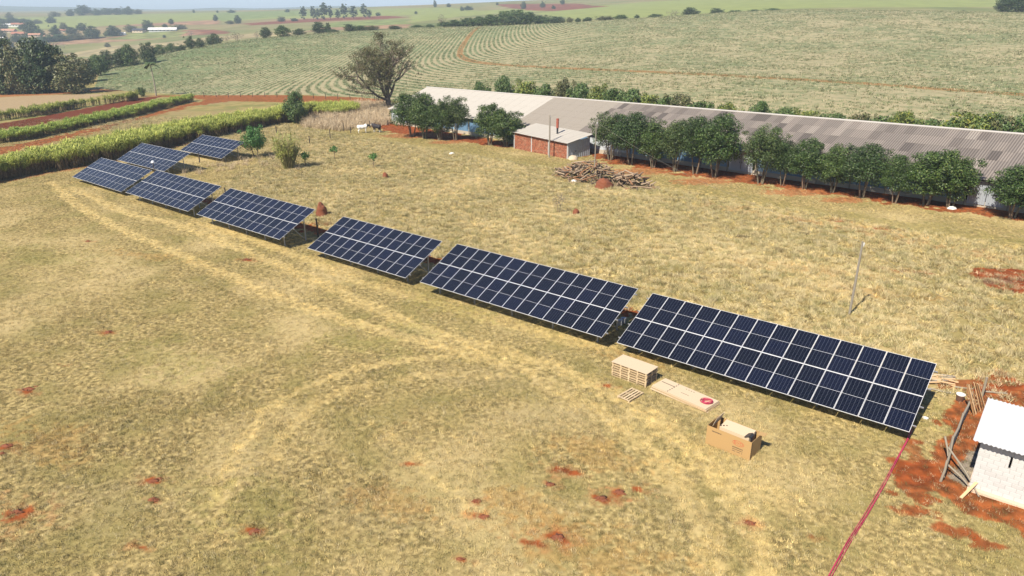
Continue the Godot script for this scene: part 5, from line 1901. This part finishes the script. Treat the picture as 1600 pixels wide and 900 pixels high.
# ---------------------------------------------------------------- houses far off
func build_houses() -> void:
	var tile := mat(Color(0.36, 0.15, 0.09), 0.9)
	var tile2 := mat(Color(0.42, 0.22, 0.14), 0.9)
	var pale := mat(Color(0.58, 0.58, 0.57), 0.8)
	var white := mat(Color(0.74, 0.73, 0.70), 0.8)
	var cream := mat(Color(0.55, 0.45, 0.34), 0.9)
	var dark := mat(Color(0.05, 0.05, 0.06), 0.6)
	var list := [[30, 42, 16, 5, tile, white, "red-roofed house at the top of the far village"], [14, 42, 15, 4, pale, white, "grey-roofed house at the top of the far village"], [32, 56, 18, 4.5, tile, cream, "long red-roofed house in the middle of the far village"], [12, 51, 20, 4, tile2, cream, "low brown-roofed house at the edge of the far village"], [77, 61, 13, 5, tile2, white, "orange-roofed white house in front of the far village"], [99, 51, 11, 5, tile, cream, "red-roofed house under the trees of the far village"], [55, 58, 14, 4.5, tile2, cream, "brown-roofed house behind the orange-roofed one"], [5, 63, 11, 4, pale, cream, "small pale-roofed house at the low end of the village"], [255, 49, 36, 4.2, white, pale, "long white-roofed barn on the far slope"], [218, 51, 17, 5, dark, cream, "dark-roofed barn beside the long white barn"], [192, 55, 8, 4.5, white, white, "small white house near the dark-roofed barn"], [57, 84, 13, 4, pale, white, "pale-roofed shed behind the dark grove"]]
	for s in list:
		var p := gf(s[0], s[1])
		var m := (p - CAM).length() / FOCAL
		var w: float = s[2] * m
		var d := minf(w * 0.5, 10.0)
		var h: float = s[3] * m * 0.55
		var t := thing("house", p, rng.randf_range(-0.25, 0.25))
		tag(t, s[6], "house", "")
		var mb := MB.new()
		mb.b(Vector3(0, h * 0.5 - 0.5, 0), Vector3(w * 0.94, h + 1.0, d * 0.9))
		obj("wall", mb.mesh(), s[5], t)
		mb = MB.new()
		var rh := h + d * 0.26
		var x := w * 0.5
		mb.quad(Vector3(-x, h, d * 0.55), Vector3(x, h, d * 0.55), Vector3(x, rh, 0), Vector3(-x, rh, 0))
		mb.quad(Vector3(x, h, -d * 0.55), Vector3(-x, h, -d * 0.55), Vector3(-x, rh, 0), Vector3(x, rh, 0))
		mb.tri(Vector3(x * 0.94, h, d * 0.45), Vector3(x * 0.94, h, -d * 0.45), Vector3(x * 0.94, rh - 0.2, 0))
		mb.tri(Vector3(-x * 0.94, h, -d * 0.45), Vector3(-x * 0.94, h, d * 0.45), Vector3(-x * 0.94, rh - 0.2, 0))
		obj("roof", mb.mesh(), s[4], t)
		var n := clampi(int(w / 5.0), 1, 6)
		for k in n:
			mb = MB.new()
			mb.b(Vector3(-x * 0.8 + (k + 0.5) * w * 0.8 / n, h * 0.52, d * 0.455), Vector3(1.3, h * 0.4, 0.06))
			obj("window", mb.mesh(), dark, t)

# ---------------------------------------------------------------- mounds, firewood, odds and ends
func build_mounds() -> void:
	var soil := mat(Color(0.185, 0.06, 0.027), 0.95)
	for q in [[503, 337, 0.62, 1.35, "tall red termite mound behind the solar tables"], [900, 334, 0.36, 0.55, "small red termite mound alone in the tussock grass"], [602, 278, 0.4, 0.75, "rounded brown termite mound in the yellow grass near the saplings"], [943, 293, 1.1, 1.15, "heap of red soil at the front of the firewood"]]:
		var o := obj("termite_mound" if q[4].find("termite") >= 0 else "soil_heap", lump(q[2], q[3], int(q[0]), 16, 9, 0.45), soil)
		o.position = g(q[0], q[1])
		tag(o, q[4], "mound")
	# little heaps of fresh earth thrown up in the mown grass
	var spots := [[26, 800, 0.24], [12, 697, 0.26], [3, 709, 0.2], [45, 609, 0.28], [57, 604, 0.14], [170, 519, 0.26], [240, 752, 0.24], [249, 748, 0.16], [240, 781, 0.22], [398, 831, 0.24], [385, 406, 0.3], [745, 783, 0.2], [757, 808, 0.2], [860, 757, 0.2], [940, 780, 0.26], [968, 770, 0.24], [872, 840, 0.26], [1172, 818, 0.2], [720, 874, 0.16], [138, 377, 0.25], [465, 357, 0.3]]
	for q in spots:
		var o := obj("earth_heap", lump(q[2], q[2] * 0.45, int(q[0] + q[1]), 15, 5, 1.5), soil)
		o.position = g(q[0], q[1])
		o.scale = Vector3(1.0, 0.9, 0.65)
		tag(o, "little heap of red earth thrown up in the mown grass", "earth heap", "small earth heaps in the mown grass")

func build_firewood() -> void:
	rng.seed = 55
	var shapes := []
	for k in 5:
		var mb := MB.new()
		var l := 0.5 + 0.12 * k
		mb.tube([Vector3(-l, 0, 0), Vector3(0, 0.03 * (k - 2), 0.02), Vector3(l, 0, 0)], [0.075, 0.07, 0.06], 6)
		shapes.append(mb.mesh())
	var mats := [mat(Color(0.21, 0.15, 0.10), 0.95), mat(Color(0.27, 0.19, 0.125), 0.95), mat(Color(0.13, 0.10, 0.075), 0.95), mat(Color(0.34, 0.26, 0.18), 0.95), mat(Color(0.26, 0.135, 0.07), 0.95)]
	var a := g(922, 281)
	var b := g(984, 290)
	var n := 0
	for hp in [[a, 5.4, 2.4, 2.3, 200, "log heaped in the large firewood pile by the brick lean-to"], [b, 3.2, 1.7, 1.6, 92, "log in the smaller firewood pile next to the large one"]]:
		for k in hp[4]:
			var an := rng.randf() * TAU
			var rr := sqrt(rng.randf())
			var lx: float = cos(an) * rr * hp[1]
			var lz: float = sin(an) * rr * hp[2]
			var top: float = hp[3] * pow(maxf(0.0, 1.0 - rr * rr), 0.7)
			var p: Vector3 = hp[0] + shed_d * lx - shed_n * lz
			var o := obj("firewood_log", shapes[rng.randi() % 5], mats[rng.randi() % 5])
			o.transform = Transform3D(Basis(Vector3.UP, rng.randf() * TAU) * Basis(Vector3.BACK, rng.randf_range(-0.45, 0.45)), Vector3(p.x, H(p.x, p.z) + 0.07 + top * pow(rng.randf(), 0.35), p.z)).scaled_local(Vector3.ONE * rng.randf_range(0.8, 1.35))
			tag(o, hp[5], "log", "firewood logs heaped by the lean-to")
	for q in [[1000, 297, 1030, 293], [1010, 288, 1032, 297], [868, 271, 885, 279], [862, 275, 878, 268], [985, 296, 1000, 290]]:
		var p0 := g(q[0], q[1])
		var p1 := g(q[2], q[3])
		var mb := MB.new()
		mb.tube([Vector3(0, 0.08, 0), (p1 - p0) * 0.5 + Vector3(0, 0.18, 0), p1 - p0 + Vector3(0, 0.08, 0)], [0.07, 0.06, 0.05], 6)
		var o := obj("long_branch", mb.mesh(), mats[3])
		o.position = p0
		tag(o, "long pale branch lying loose at the edge of the firewood", "branch", "loose branches round the firewood")
	var white := mat(Color(0.72, 0.71, 0.68), 0.8)
	for q in [[897, 284, "white scrap on the ground before the firewood"], [706, 241, "white scrap in the grass before the shed trees"], [1487, 326, "pale round drum lying under the shed trees"]]:
		var o := obj("scrap", lump(0.45, 0.3, int(q[0])), white)
		o.position = g(q[0], q[1])
		tag(o, q[2], "scrap")
	# cable reels under the table's end, and the white sensor on the cane-end table
	var grey := mat(Color(0.33, 0.34, 0.36), 0.6)
	for q in [[968, 508, "grey junction box on the ground under the table end"], [974, 505, "second grey junction box behind the first under the table end"]]:
		var mb := MB.new()
		mb.b(Vector3(0, 0.2, 0), Vector3(0.34, 0.4, 0.24))
		mb.b(Vector3(0, 0.2, 0.13), Vector3(0.28, 0.32, 0.02))
		var o := obj("junction_box", mb.mesh(), grey)
		o.position = g(q[0], q[1])
		tag(o, q[2], "box")
	var t := thing("weather_sensor", g(244, 283))
	tag(t, "white dome sensor on a dark mast between two solar tables", "sensor")
	var mb2 := MB.new()
	mb2.tube([Vector3(0, -0.2, 0), Vector3(0, 2.5, 0)], [0.05, 0.05], 8)
	obj("mast", mb2.mesh(), M.dark_post, t)
	var dome := obj("dome", lump(0.24, 0.3, 4, 14, 7, 0.0), M.frame, t)
	dome.position = Vector3(0, 2.5, 0)

# ---------------------------------------------------------------- cattle: one skin over a jointed frame
func smin(a: float, b: float, k: float) -> float:
	var h := maxf(k - absf(a - b), 0.0) / k
	return minf(a, b) - h * h * k * 0.25

func cow_mesh(head: Vector3, col_of: Callable) -> ArrayMesh:
	# bones: from, to, radius at each end; x is forward
	var B := [[Vector3(-0.62, 1.08, 0), Vector3(0.0, 1.0, 0), 0.30, 0.36], [Vector3(0.0, 1.0, 0), Vector3(0.55, 1.06, 0), 0.36, 0.31],
		[Vector3(0.6, 1.16, 0), Vector3(0.92, 1.30, 0) + head * 0.5, 0.22, 0.15], [Vector3(0.95, 1.32, 0) + head * 0.6, Vector3(1.22, 1.14, 0) + head, 0.14, 0.085],
		[Vector3(0.97, 1.40, 0.1) + head * 0.6, Vector3(0.95, 1.40, 0.26) + head * 0.6, 0.05, 0.03], [Vector3(0.97, 1.40, -0.1) + head * 0.6, Vector3(0.95, 1.40, -0.26) + head * 0.6, 0.05, 0.03],
		[Vector3(0.45, 1.30, 0), Vector3(0.55, 1.42, 0), 0.16, 0.12], [Vector3(-0.88, 1.2, 0), Vector3(-0.94, 0.55, 0), 0.035, 0.03]]
	for s in [-1, 1]:
		B.append([Vector3(0.5, 0.85, 0.17 * s), Vector3(0.48, 0.45, 0.17 * s), 0.13, 0.075])
		B.append([Vector3(0.48, 0.45, 0.17 * s), Vector3(0.5 + 0.04 * s, 0.02, 0.17 * s), 0.07, 0.055])
		B.append([Vector3(-0.62, 0.95, 0.18 * s), Vector3(-0.52, 0.66, 0.18 * s), 0.18, 0.11])
		B.append([Vector3(-0.52, 0.66, 0.18 * s), Vector3(-0.72, 0.42, 0.17 * s), 0.1, 0.065])
		B.append([Vector3(-0.72, 0.42, 0.17 * s), Vector3(-0.68 - 0.04 * s, 0.02, 0.17 * s), 0.062, 0.055])
	var c := 0.065
	var lo := Vector3(-1.1, -0.1, -0.6)
	var nx := 40
	var ny := 28
	var nz := 20
	var f := PackedFloat32Array()
	f.resize(nx * ny * nz)
	for k in nz:
		for j in ny:
			for i in nx:
				var p := lo + Vector3(i, j, k) * c
				var d := 9.0
				for b in B:
					var ab: Vector3 = b[1] - b[0]
					var t := clampf((p - b[0]).dot(ab) / ab.length_squared(), 0.0, 1.0)
					var e: float = (p - b[0] - ab * t).length() - lerpf(b[2], b[3], t)
					d = smin(d, e, 0.09)
				f[(k * ny + j) * nx + i] = d
	var at := {}
	var v := PackedVector3Array()
	var ix := PackedInt32Array()
	for k in nz - 1:
		for j in ny - 1:
			for i in nx - 1:
				var s := Vector3.ZERO
				var n := 0
				for e in 12:
					var ax := e / 4
					var o := Vector3i((e & 1) if ax != 0 else 0, ((e & 1) if ax == 0 else (((e >> 1) & 1) if ax == 2 else 0)), ((e >> 1) & 1) if ax != 2 else 0)
					var q := o
					q[ax] += 1
					var fa := f[((k + o.z) * ny + j + o.y) * nx + i + o.x]
					var fb := f[((k + q.z) * ny + j + q.y) * nx + i + q.x]
					if (fa < 0.0) != (fb < 0.0):
						s += Vector3(o).lerp(Vector3(q), fa / (fa - fb))
						n += 1
				if n > 0:
					at[(k * ny + j) * nx + i] = v.size()
					v.append(lo + (Vector3(i, j, k) + s / n) * c)
	for k in range(1, nz - 1):
		for j in range(1, ny - 1):
			for i in range(1, nx - 1):
				var o := (k * ny + j) * nx + i
				var inside := f[o] < 0.0
				for ax in 3:
					var st: int = [1, nx, nx * ny][ax]
					if inside == (f[o + st] < 0.0):
						continue
					var u: int = [nx, nx * ny, 1][ax]
					var w: int = [nx * ny, 1, nx][ax]
					var q := [at[o], at[o - u], at[o - u - w], at[o - w]]
					if inside:
						q = [q[0], q[3], q[2], q[1]]
					for t in [0, 1, 2, 0, 2, 3]:
						ix.append(q[t])
	var st2 := SurfaceTool.new()
	st2.begin(Mesh.PRIMITIVE_TRIANGLES)
	st2.set_smooth_group(0)
	for p in v:
		st2.set_color(col_of.call(p))
		st2.add_vertex(p)
	for q in ix:
		st2.add_index(q)
	st2.generate_normals()
	return st2.commit()

func build_cattle() -> void:
	var horn := mat(Color(0.45, 0.40, 0.32), 0.6)
	var specs := [[Vector2(567, 208), 0.35, func(p: Vector3) -> Color: return Color(0.03, 0.028, 0.026) if p.x > 0.72 and p.y > 1.02 else Color(0.72, 0.70, 0.66), "white cow with a dark head standing by the dry brush"],
		[Vector2(589, 207), PI - 0.5, func(p: Vector3) -> Color: return Color(0.70, 0.68, 0.64) if p.x > 0.95 or p.y < 0.4 or (p.y < 0.75 and p.x > -0.3 and p.x < 0.2) else Color(0.02, 0.019, 0.02), "black cow with a white face standing beside the white cow"]]
	for s in specs:
		var t := thing("cow", g(s[0].x, s[0].y), s[1])
		tag(t, s[3], "cow")
		obj("body", cow_mesh(Vector3(0, 0.0, 0.0), s[2]), M.paint, t)
		for k in [-1, 1]:
			var mb := MB.new()
			mb.tube([Vector3(1.0, 1.43, 0.08 * k), Vector3(1.0, 1.53, 0.16 * k), Vector3(1.02, 1.62, 0.17 * k)], [0.03, 0.022, 0.008], 5)
			obj("horn", mb.mesh(), horn, t)
		t.scale = Vector3.ONE * 1.12

# ---------------------------------------------------------------- cane, brush and crop plants
func cane_mesh(sd: int, hgt: float, dry: float) -> ArrayMesh:
	var r := RandomNumberGenerator.new()
	r.seed = sd
	var mb := MB.new()
	for i in 6:
		var a := r.randf() * TAU
		var b := Vector3(cos(a), 0, sin(a)) * 0.32 * r.randf()
		var top := b * 1.9 + Vector3(0, hgt * r.randf_range(0.6, 0.78), 0)
		mb.col = Color(0.17, 0.12, 0.06)
		var w := Vector3(-sin(a), 0, cos(a)) * 0.022
		mb.quad(b - w, b + w, top + w, top - w)
		for k in 7:
			var o := b.lerp(top, r.randf_range(0.7, 1.0))
			var an := r.randf() * TAU
			var d := Vector3(cos(an), r.randf_range(0.9, 2.2), sin(an)).normalized()
			var s := d.cross(Vector3.UP).normalized() * 0.035
			var m := o + d * hgt * 0.26
			var e := m + Vector3(d.x, -0.1, d.z).normalized() * hgt * 0.16
			mb.col = Color(0.20, 0.28, 0.04).lerp(Color(0.46, 0.47, 0.13), r.randf())
			mb.quad(o - s * 0.6, o + s * 0.6, m + s, m - s)
			mb.tri(m - s, m + s, e)
		for k in 4:
			var o := b.lerp(top, r.randf_range(0.35, 0.8))
			var an := r.randf() * TAU
			var d := Vector3(cos(an) * 0.5, -0.9, sin(an) * 0.5) * hgt * r.randf_range(0.12, 0.26)
			var s := d.cross(Vector3.UP).normalized() * 0.04
			mb.col = Color(0.20, 0.14, 0.075).lerp(Color(0.42, 0.34, 0.19), r.randf() * dry)
			mb.tri(o - s, o + s, o + d)
	return mb.mesh()

func fill_poly(poly: PackedVector2Array, per_m2: float, sc: Vector2, cols: Array) -> PackedFloat32Array:
	var lo := Vector2(INF, INF)
	var hi := -lo
	for p in poly:
		lo = lo.min(p)
		hi = hi.max(p)
	var buf := PackedFloat32Array()
	var n := int((hi.x - lo.x) * (hi.y - lo.y) * per_m2)
	for i in n:
		var q := Vector2(rng.randf_range(lo.x, hi.x), rng.randf_range(lo.y, hi.y))
		if Geometry2D.is_point_in_polygon(q, poly):
			var s := rng.randf_range(sc.x, sc.y)
			var c: Color = cols[0].lerp(cols[1], rng.randf())
			put(buf, Vector3(q.x, H(q.x, q.y), q.y), rng.randf() * TAU, s, s * rng.randf_range(0.85, 1.1), c)
	return buf

func band(front: Array, back: Array, h: float) -> PackedVector2Array:
	var out := PackedVector2Array()
	for q in front:
		out.append(g2(q[0], q[1]))
	back = back.duplicate()
	back.reverse()
	for q in back:
		out.append(g2(q[0], q[1], h))
	return out

func build_cane() -> void:
	rng.seed = 88
	var w := [Color(0.9, 0.9, 0.9), Color(1.25, 1.2, 1.1)]
	var b1 := band([[-90, 303], [0, 284], [65, 271], [130, 260], [200, 246], [300, 222], [380, 206], [440, 194], [480, 186]], [[-90, 258], [0, 241], [112, 219], [202, 201], [292, 184], [360, 175], [440, 164], [490, 158]], 2.8)
	var o := scatter("sugar_cane", cane_mesh(1, 3.0, 0.5), M.leaf_thin, fill_poly(b1, 3.4, Vector2(0.7, 1.2), w))
	tag(o, "tall yellow-green sugar cane strip right behind the solar tables", "sugar cane")
	var b1b := band([[480, 180], [520, 184], [560, 180]], [[488, 160], [530, 157], [560, 160]], 2.0)
	o = scatter("sugar_cane", cane_mesh(2, 2.4, 0.8), M.leaf_thin, fill_poly(b1b, 3.0, Vector2(0.7, 1.1), w))
	tag(o, "pale cane patch at the dry brush beyond the dark bush", "sugar cane")
	var b2 := band([[-70, 238], [0, 224.5], [45, 219], [126, 202], [202, 185], [260, 169], [304, 158]], [[-70, 213], [0, 201], [67, 193], [135, 178], [225, 160], [292, 147]], 1.9)
	o = scatter("young_cane", cane_mesh(3, 2.1, 0.2), M.leaf_thin, fill_poly(b2, 2.8, Vector2(0.55, 1.2), [Color(0.75, 0.9, 0.8), Color(1.05, 1.1, 0.95)]))
	tag(o, "bright green young cane strip between the red road and the ploughed strip", "sugar cane")
	var b3 := band([[-70, 199], [0, 187.5], [67, 176], [157, 163], [218, 153]], [[-70, 184], [0, 175], [67, 168], [135, 155], [214, 146]], 1.9)
	o = scatter("fodder_grass", cane_mesh(4, 2.2, 0.8), M.leaf_thin, fill_poly(b3, 1.9, Vector2(0.8, 1.2), [Color(0.7, 0.72, 0.7), Color(0.95, 0.92, 0.85)]))
	tag(o, "dull green fodder grass strip beside the sandy patch", "fodder grass")
	# dry brush between the cane and the shed
	var dry := MB.new()
	var r := RandomNumberGenerator.new()
	r.seed = 6
	for i in 26:
		var a := r.randf() * TAU
		var b := Vector3(cos(a), 0, sin(a)) * 0.7 * r.randf()
		var e := b + Vector3(r.randfn() * 0.45, r.randf_range(0.5, 1.7), r.randfn() * 0.45)
		var s := Vector3(-sin(a), 0, cos(a)) * 0.03
		dry.col = Color(0.34, 0.26, 0.17).lerp(Color(0.60, 0.51, 0.36), r.randf())
		dry.tri(b - s, b + s, e)
		dry.tri(b.lerp(e, 0.6) - s, b.lerp(e, 0.6) + s, b.lerp(e, 0.6) + Vector3(r.randfn() * 0.4, 0.2, r.randfn() * 0.4))
	var bb := PackedVector2Array([g2(470, 200), g2(530, 205), g2(575, 199), g2(612, 194), g2(640, 176), g2(600, 163), g2(555, 163), g2(520, 180), g2(480, 188)])
	o = scatter("dry_brush", dry.mesh(), M.leaf_thin, fill_poly(bb, 1.5, Vector2(0.7, 1.25), w))
	tag(o, "dry brown brush and dead stalks between the cane and the shed", "brush")
	var b5 := PackedVector2Array([g2(262, 285), g2(330, 270), g2(400, 262), g2(470, 268), g2(440, 245), g2(370, 248), g2(300, 262)])
	o = scatter("dry_weeds", dry.mesh(), M.leaf_thin, fill_poly(b5, 0.35, Vector2(0.4, 0.8), w))
	tag(o, "dead brown weeds round the foot of the green bushy tree", "weeds")

func build_crop_plants() -> void:
	rng.seed = 123
	var buf := PackedFloat32Array()
	var lo := Vector2(INF, INF)
	var hi := -lo
	for p in crop_poly:
		lo = lo.min(p)
		hi = hi.max(p)
	hi.x = minf(hi.x, 330.0)
	var f := FastNoiseLite.new()
	f.seed = 8
	f.frequency = 0.05
	f.fractal_octaves = 3
	var n := 0
	for i in 700000:
		if n >= 150000:
			break
		var q := Vector2(rng.randf_range(lo.x, hi.x), rng.randf_range(lo.y, hi.y))
		var st := sin(crop_s(q.x, q.y) * TAU / 4.4)
		var ab := (-0.79 * q.x + 0.715 * q.y) - (-2.38 * q.x - 0.14 * q.y - 306.0) + 10.0
		if st < 0.25 and rng.randf() < (0.97 if absf(ab) < 70.0 else 0.6):
			continue
		if f.get_noise_2d(q.x, q.y) + rng.randf_range(-0.5, 0.5) < -0.1:
			continue
		var y := H(q.x, q.y)
		if not seen(Vector3(q.x, y, q.y), 80.0) or not Geometry2D.is_point_in_polygon(q, crop_poly):
			continue
		var c := Color(0.10, 0.135, 0.05).lerp(Color(0.22, 0.23, 0.11), rng.randf())
		if rng.randf() < 0.3:
			c = Color(0.40, 0.36, 0.22)
		put(buf, Vector3(q.x, y - 0.02, q.y), rng.randf() * TAU, rng.randf_range(0.7, 1.5), rng.randf_range(0.6, 1.3), c)
		n += 1
	var o := scatter("crop_plants", tuft_mesh(9, 0.32, 0.42, 0.05, 0.7, 9), M.leaf_thin, buf)
	tag(o, "rows of young crop plants curving round the pale field", "crop")

func setup_view() -> void:
	var cam := Camera3D.new()
	cam.name = "camera"
	cam.fov = rad_to_deg(2.0 * atan(450.0 / FOCAL))
	cam.near = 0.5
	cam.far = 12000.0
	cam.position = CAM
	cam.rotation.x = -deg_to_rad(PITCH)
	add_child(cam)
	var sky_m := ProceduralSkyMaterial.new()
	sky_m.sky_top_color = Color(0.22, 0.36, 0.60)
	sky_m.sky_horizon_color = Color(0.86, 0.93, 0.98)
	sky_m.sky_curve = 0.17
	sky_m.ground_bottom_color = Color(0.45, 0.42, 0.33)
	sky_m.ground_horizon_color = Color(0.78, 0.86, 0.93)
	sky_m.sun_angle_max = 12.0
	var sky := Sky.new()
	sky.sky_material = sky_m
	var env := Environment.new()
	env.background_mode = Environment.BG_SKY
	env.sky = sky
	env.background_energy_multiplier = 0.8
	env.tonemap_mode = Environment.TONE_MAPPER_LINEAR
	env.tonemap_exposure = 1.66
	env.fog_enabled = true
	env.fog_density = 0.00027
	env.fog_light_color = Color(0.86, 0.94, 1.0)
	env.sdfgi_enabled = true
	env.ssao_enabled = true
	env.ssil_enabled = true
	var we := WorldEnvironment.new()
	we.name = "world_environment"
	we.environment = env
	add_child(we)
	var sun := DirectionalLight3D.new()
	sun.name = "sun"
	sun.light_energy = 1.6
	sun.light_color = Color(1.0, 0.955, 0.88)
	sun.light_angular_distance = 0.5
	sun.shadow_enabled = true
	var el := deg_to_rad(48.0)
	var dir := Vector3(RN.x * cos(el), -sin(el), RN.z * cos(el))
	sun.basis = Basis.looking_at(dir, Vector3.UP)
	add_child(sun)

func setup_materials() -> void:
	M.grass = mat(Color(1, 1, 1), 0.9, 0.0, true)
	M.grass.backlight_enabled = true
	M.grass.backlight = Color(0.35, 0.35, 0.35)
	M.leaf_thin = mat(Color(1, 1, 1), 0.8, 0.0, true)
	M.leaf_thin.backlight_enabled = true
	M.leaf_thin.backlight = Color(0.35, 0.35, 0.35)
	M.far_land = mat(Color(1, 1, 1), 0.95, 0.0, true)
	M.leaf = mat(Color(1, 1, 1), 0.55, 0.0, true)
	M.leaf.backlight_enabled = true
	M.leaf.backlight = Color(0.2, 0.2, 0.2)
	M.bark = mat(Color(1, 1, 1), 0.9, 0.0, true)
	M.paint = mat(Color(1, 1, 1), 0.7, 0.0, true)
	M.dark_post = mat(Color(0.07, 0.055, 0.045), 0.95)
	M.grey_wood = mat(Color(0.27, 0.235, 0.18), 0.95)

func _ready() -> void:
	setup_view()
	setup_materials()
	build_terrain_heights()
	shed_a = g(612, 193)
	var sb := g(1565, 328)
	shed_d = Vector3(sb.x - shed_a.x, 0, sb.z - shed_a.z).normalized()
	shed_n = Vector3(shed_d.z, 0, -shed_d.x)
	build_ground()
	build_solar()
	build_yard()
	build_hut()
	build_shed()
	build_poles()
	make_protos()
	build_shed_trees()
	build_big_tree()
	build_small_plants()
	build_background_trees()
	build_houses()
	build_mounds()
	build_firewood()
	build_cattle()
	build_cane()
	build_grass()
	build_crop_plants()
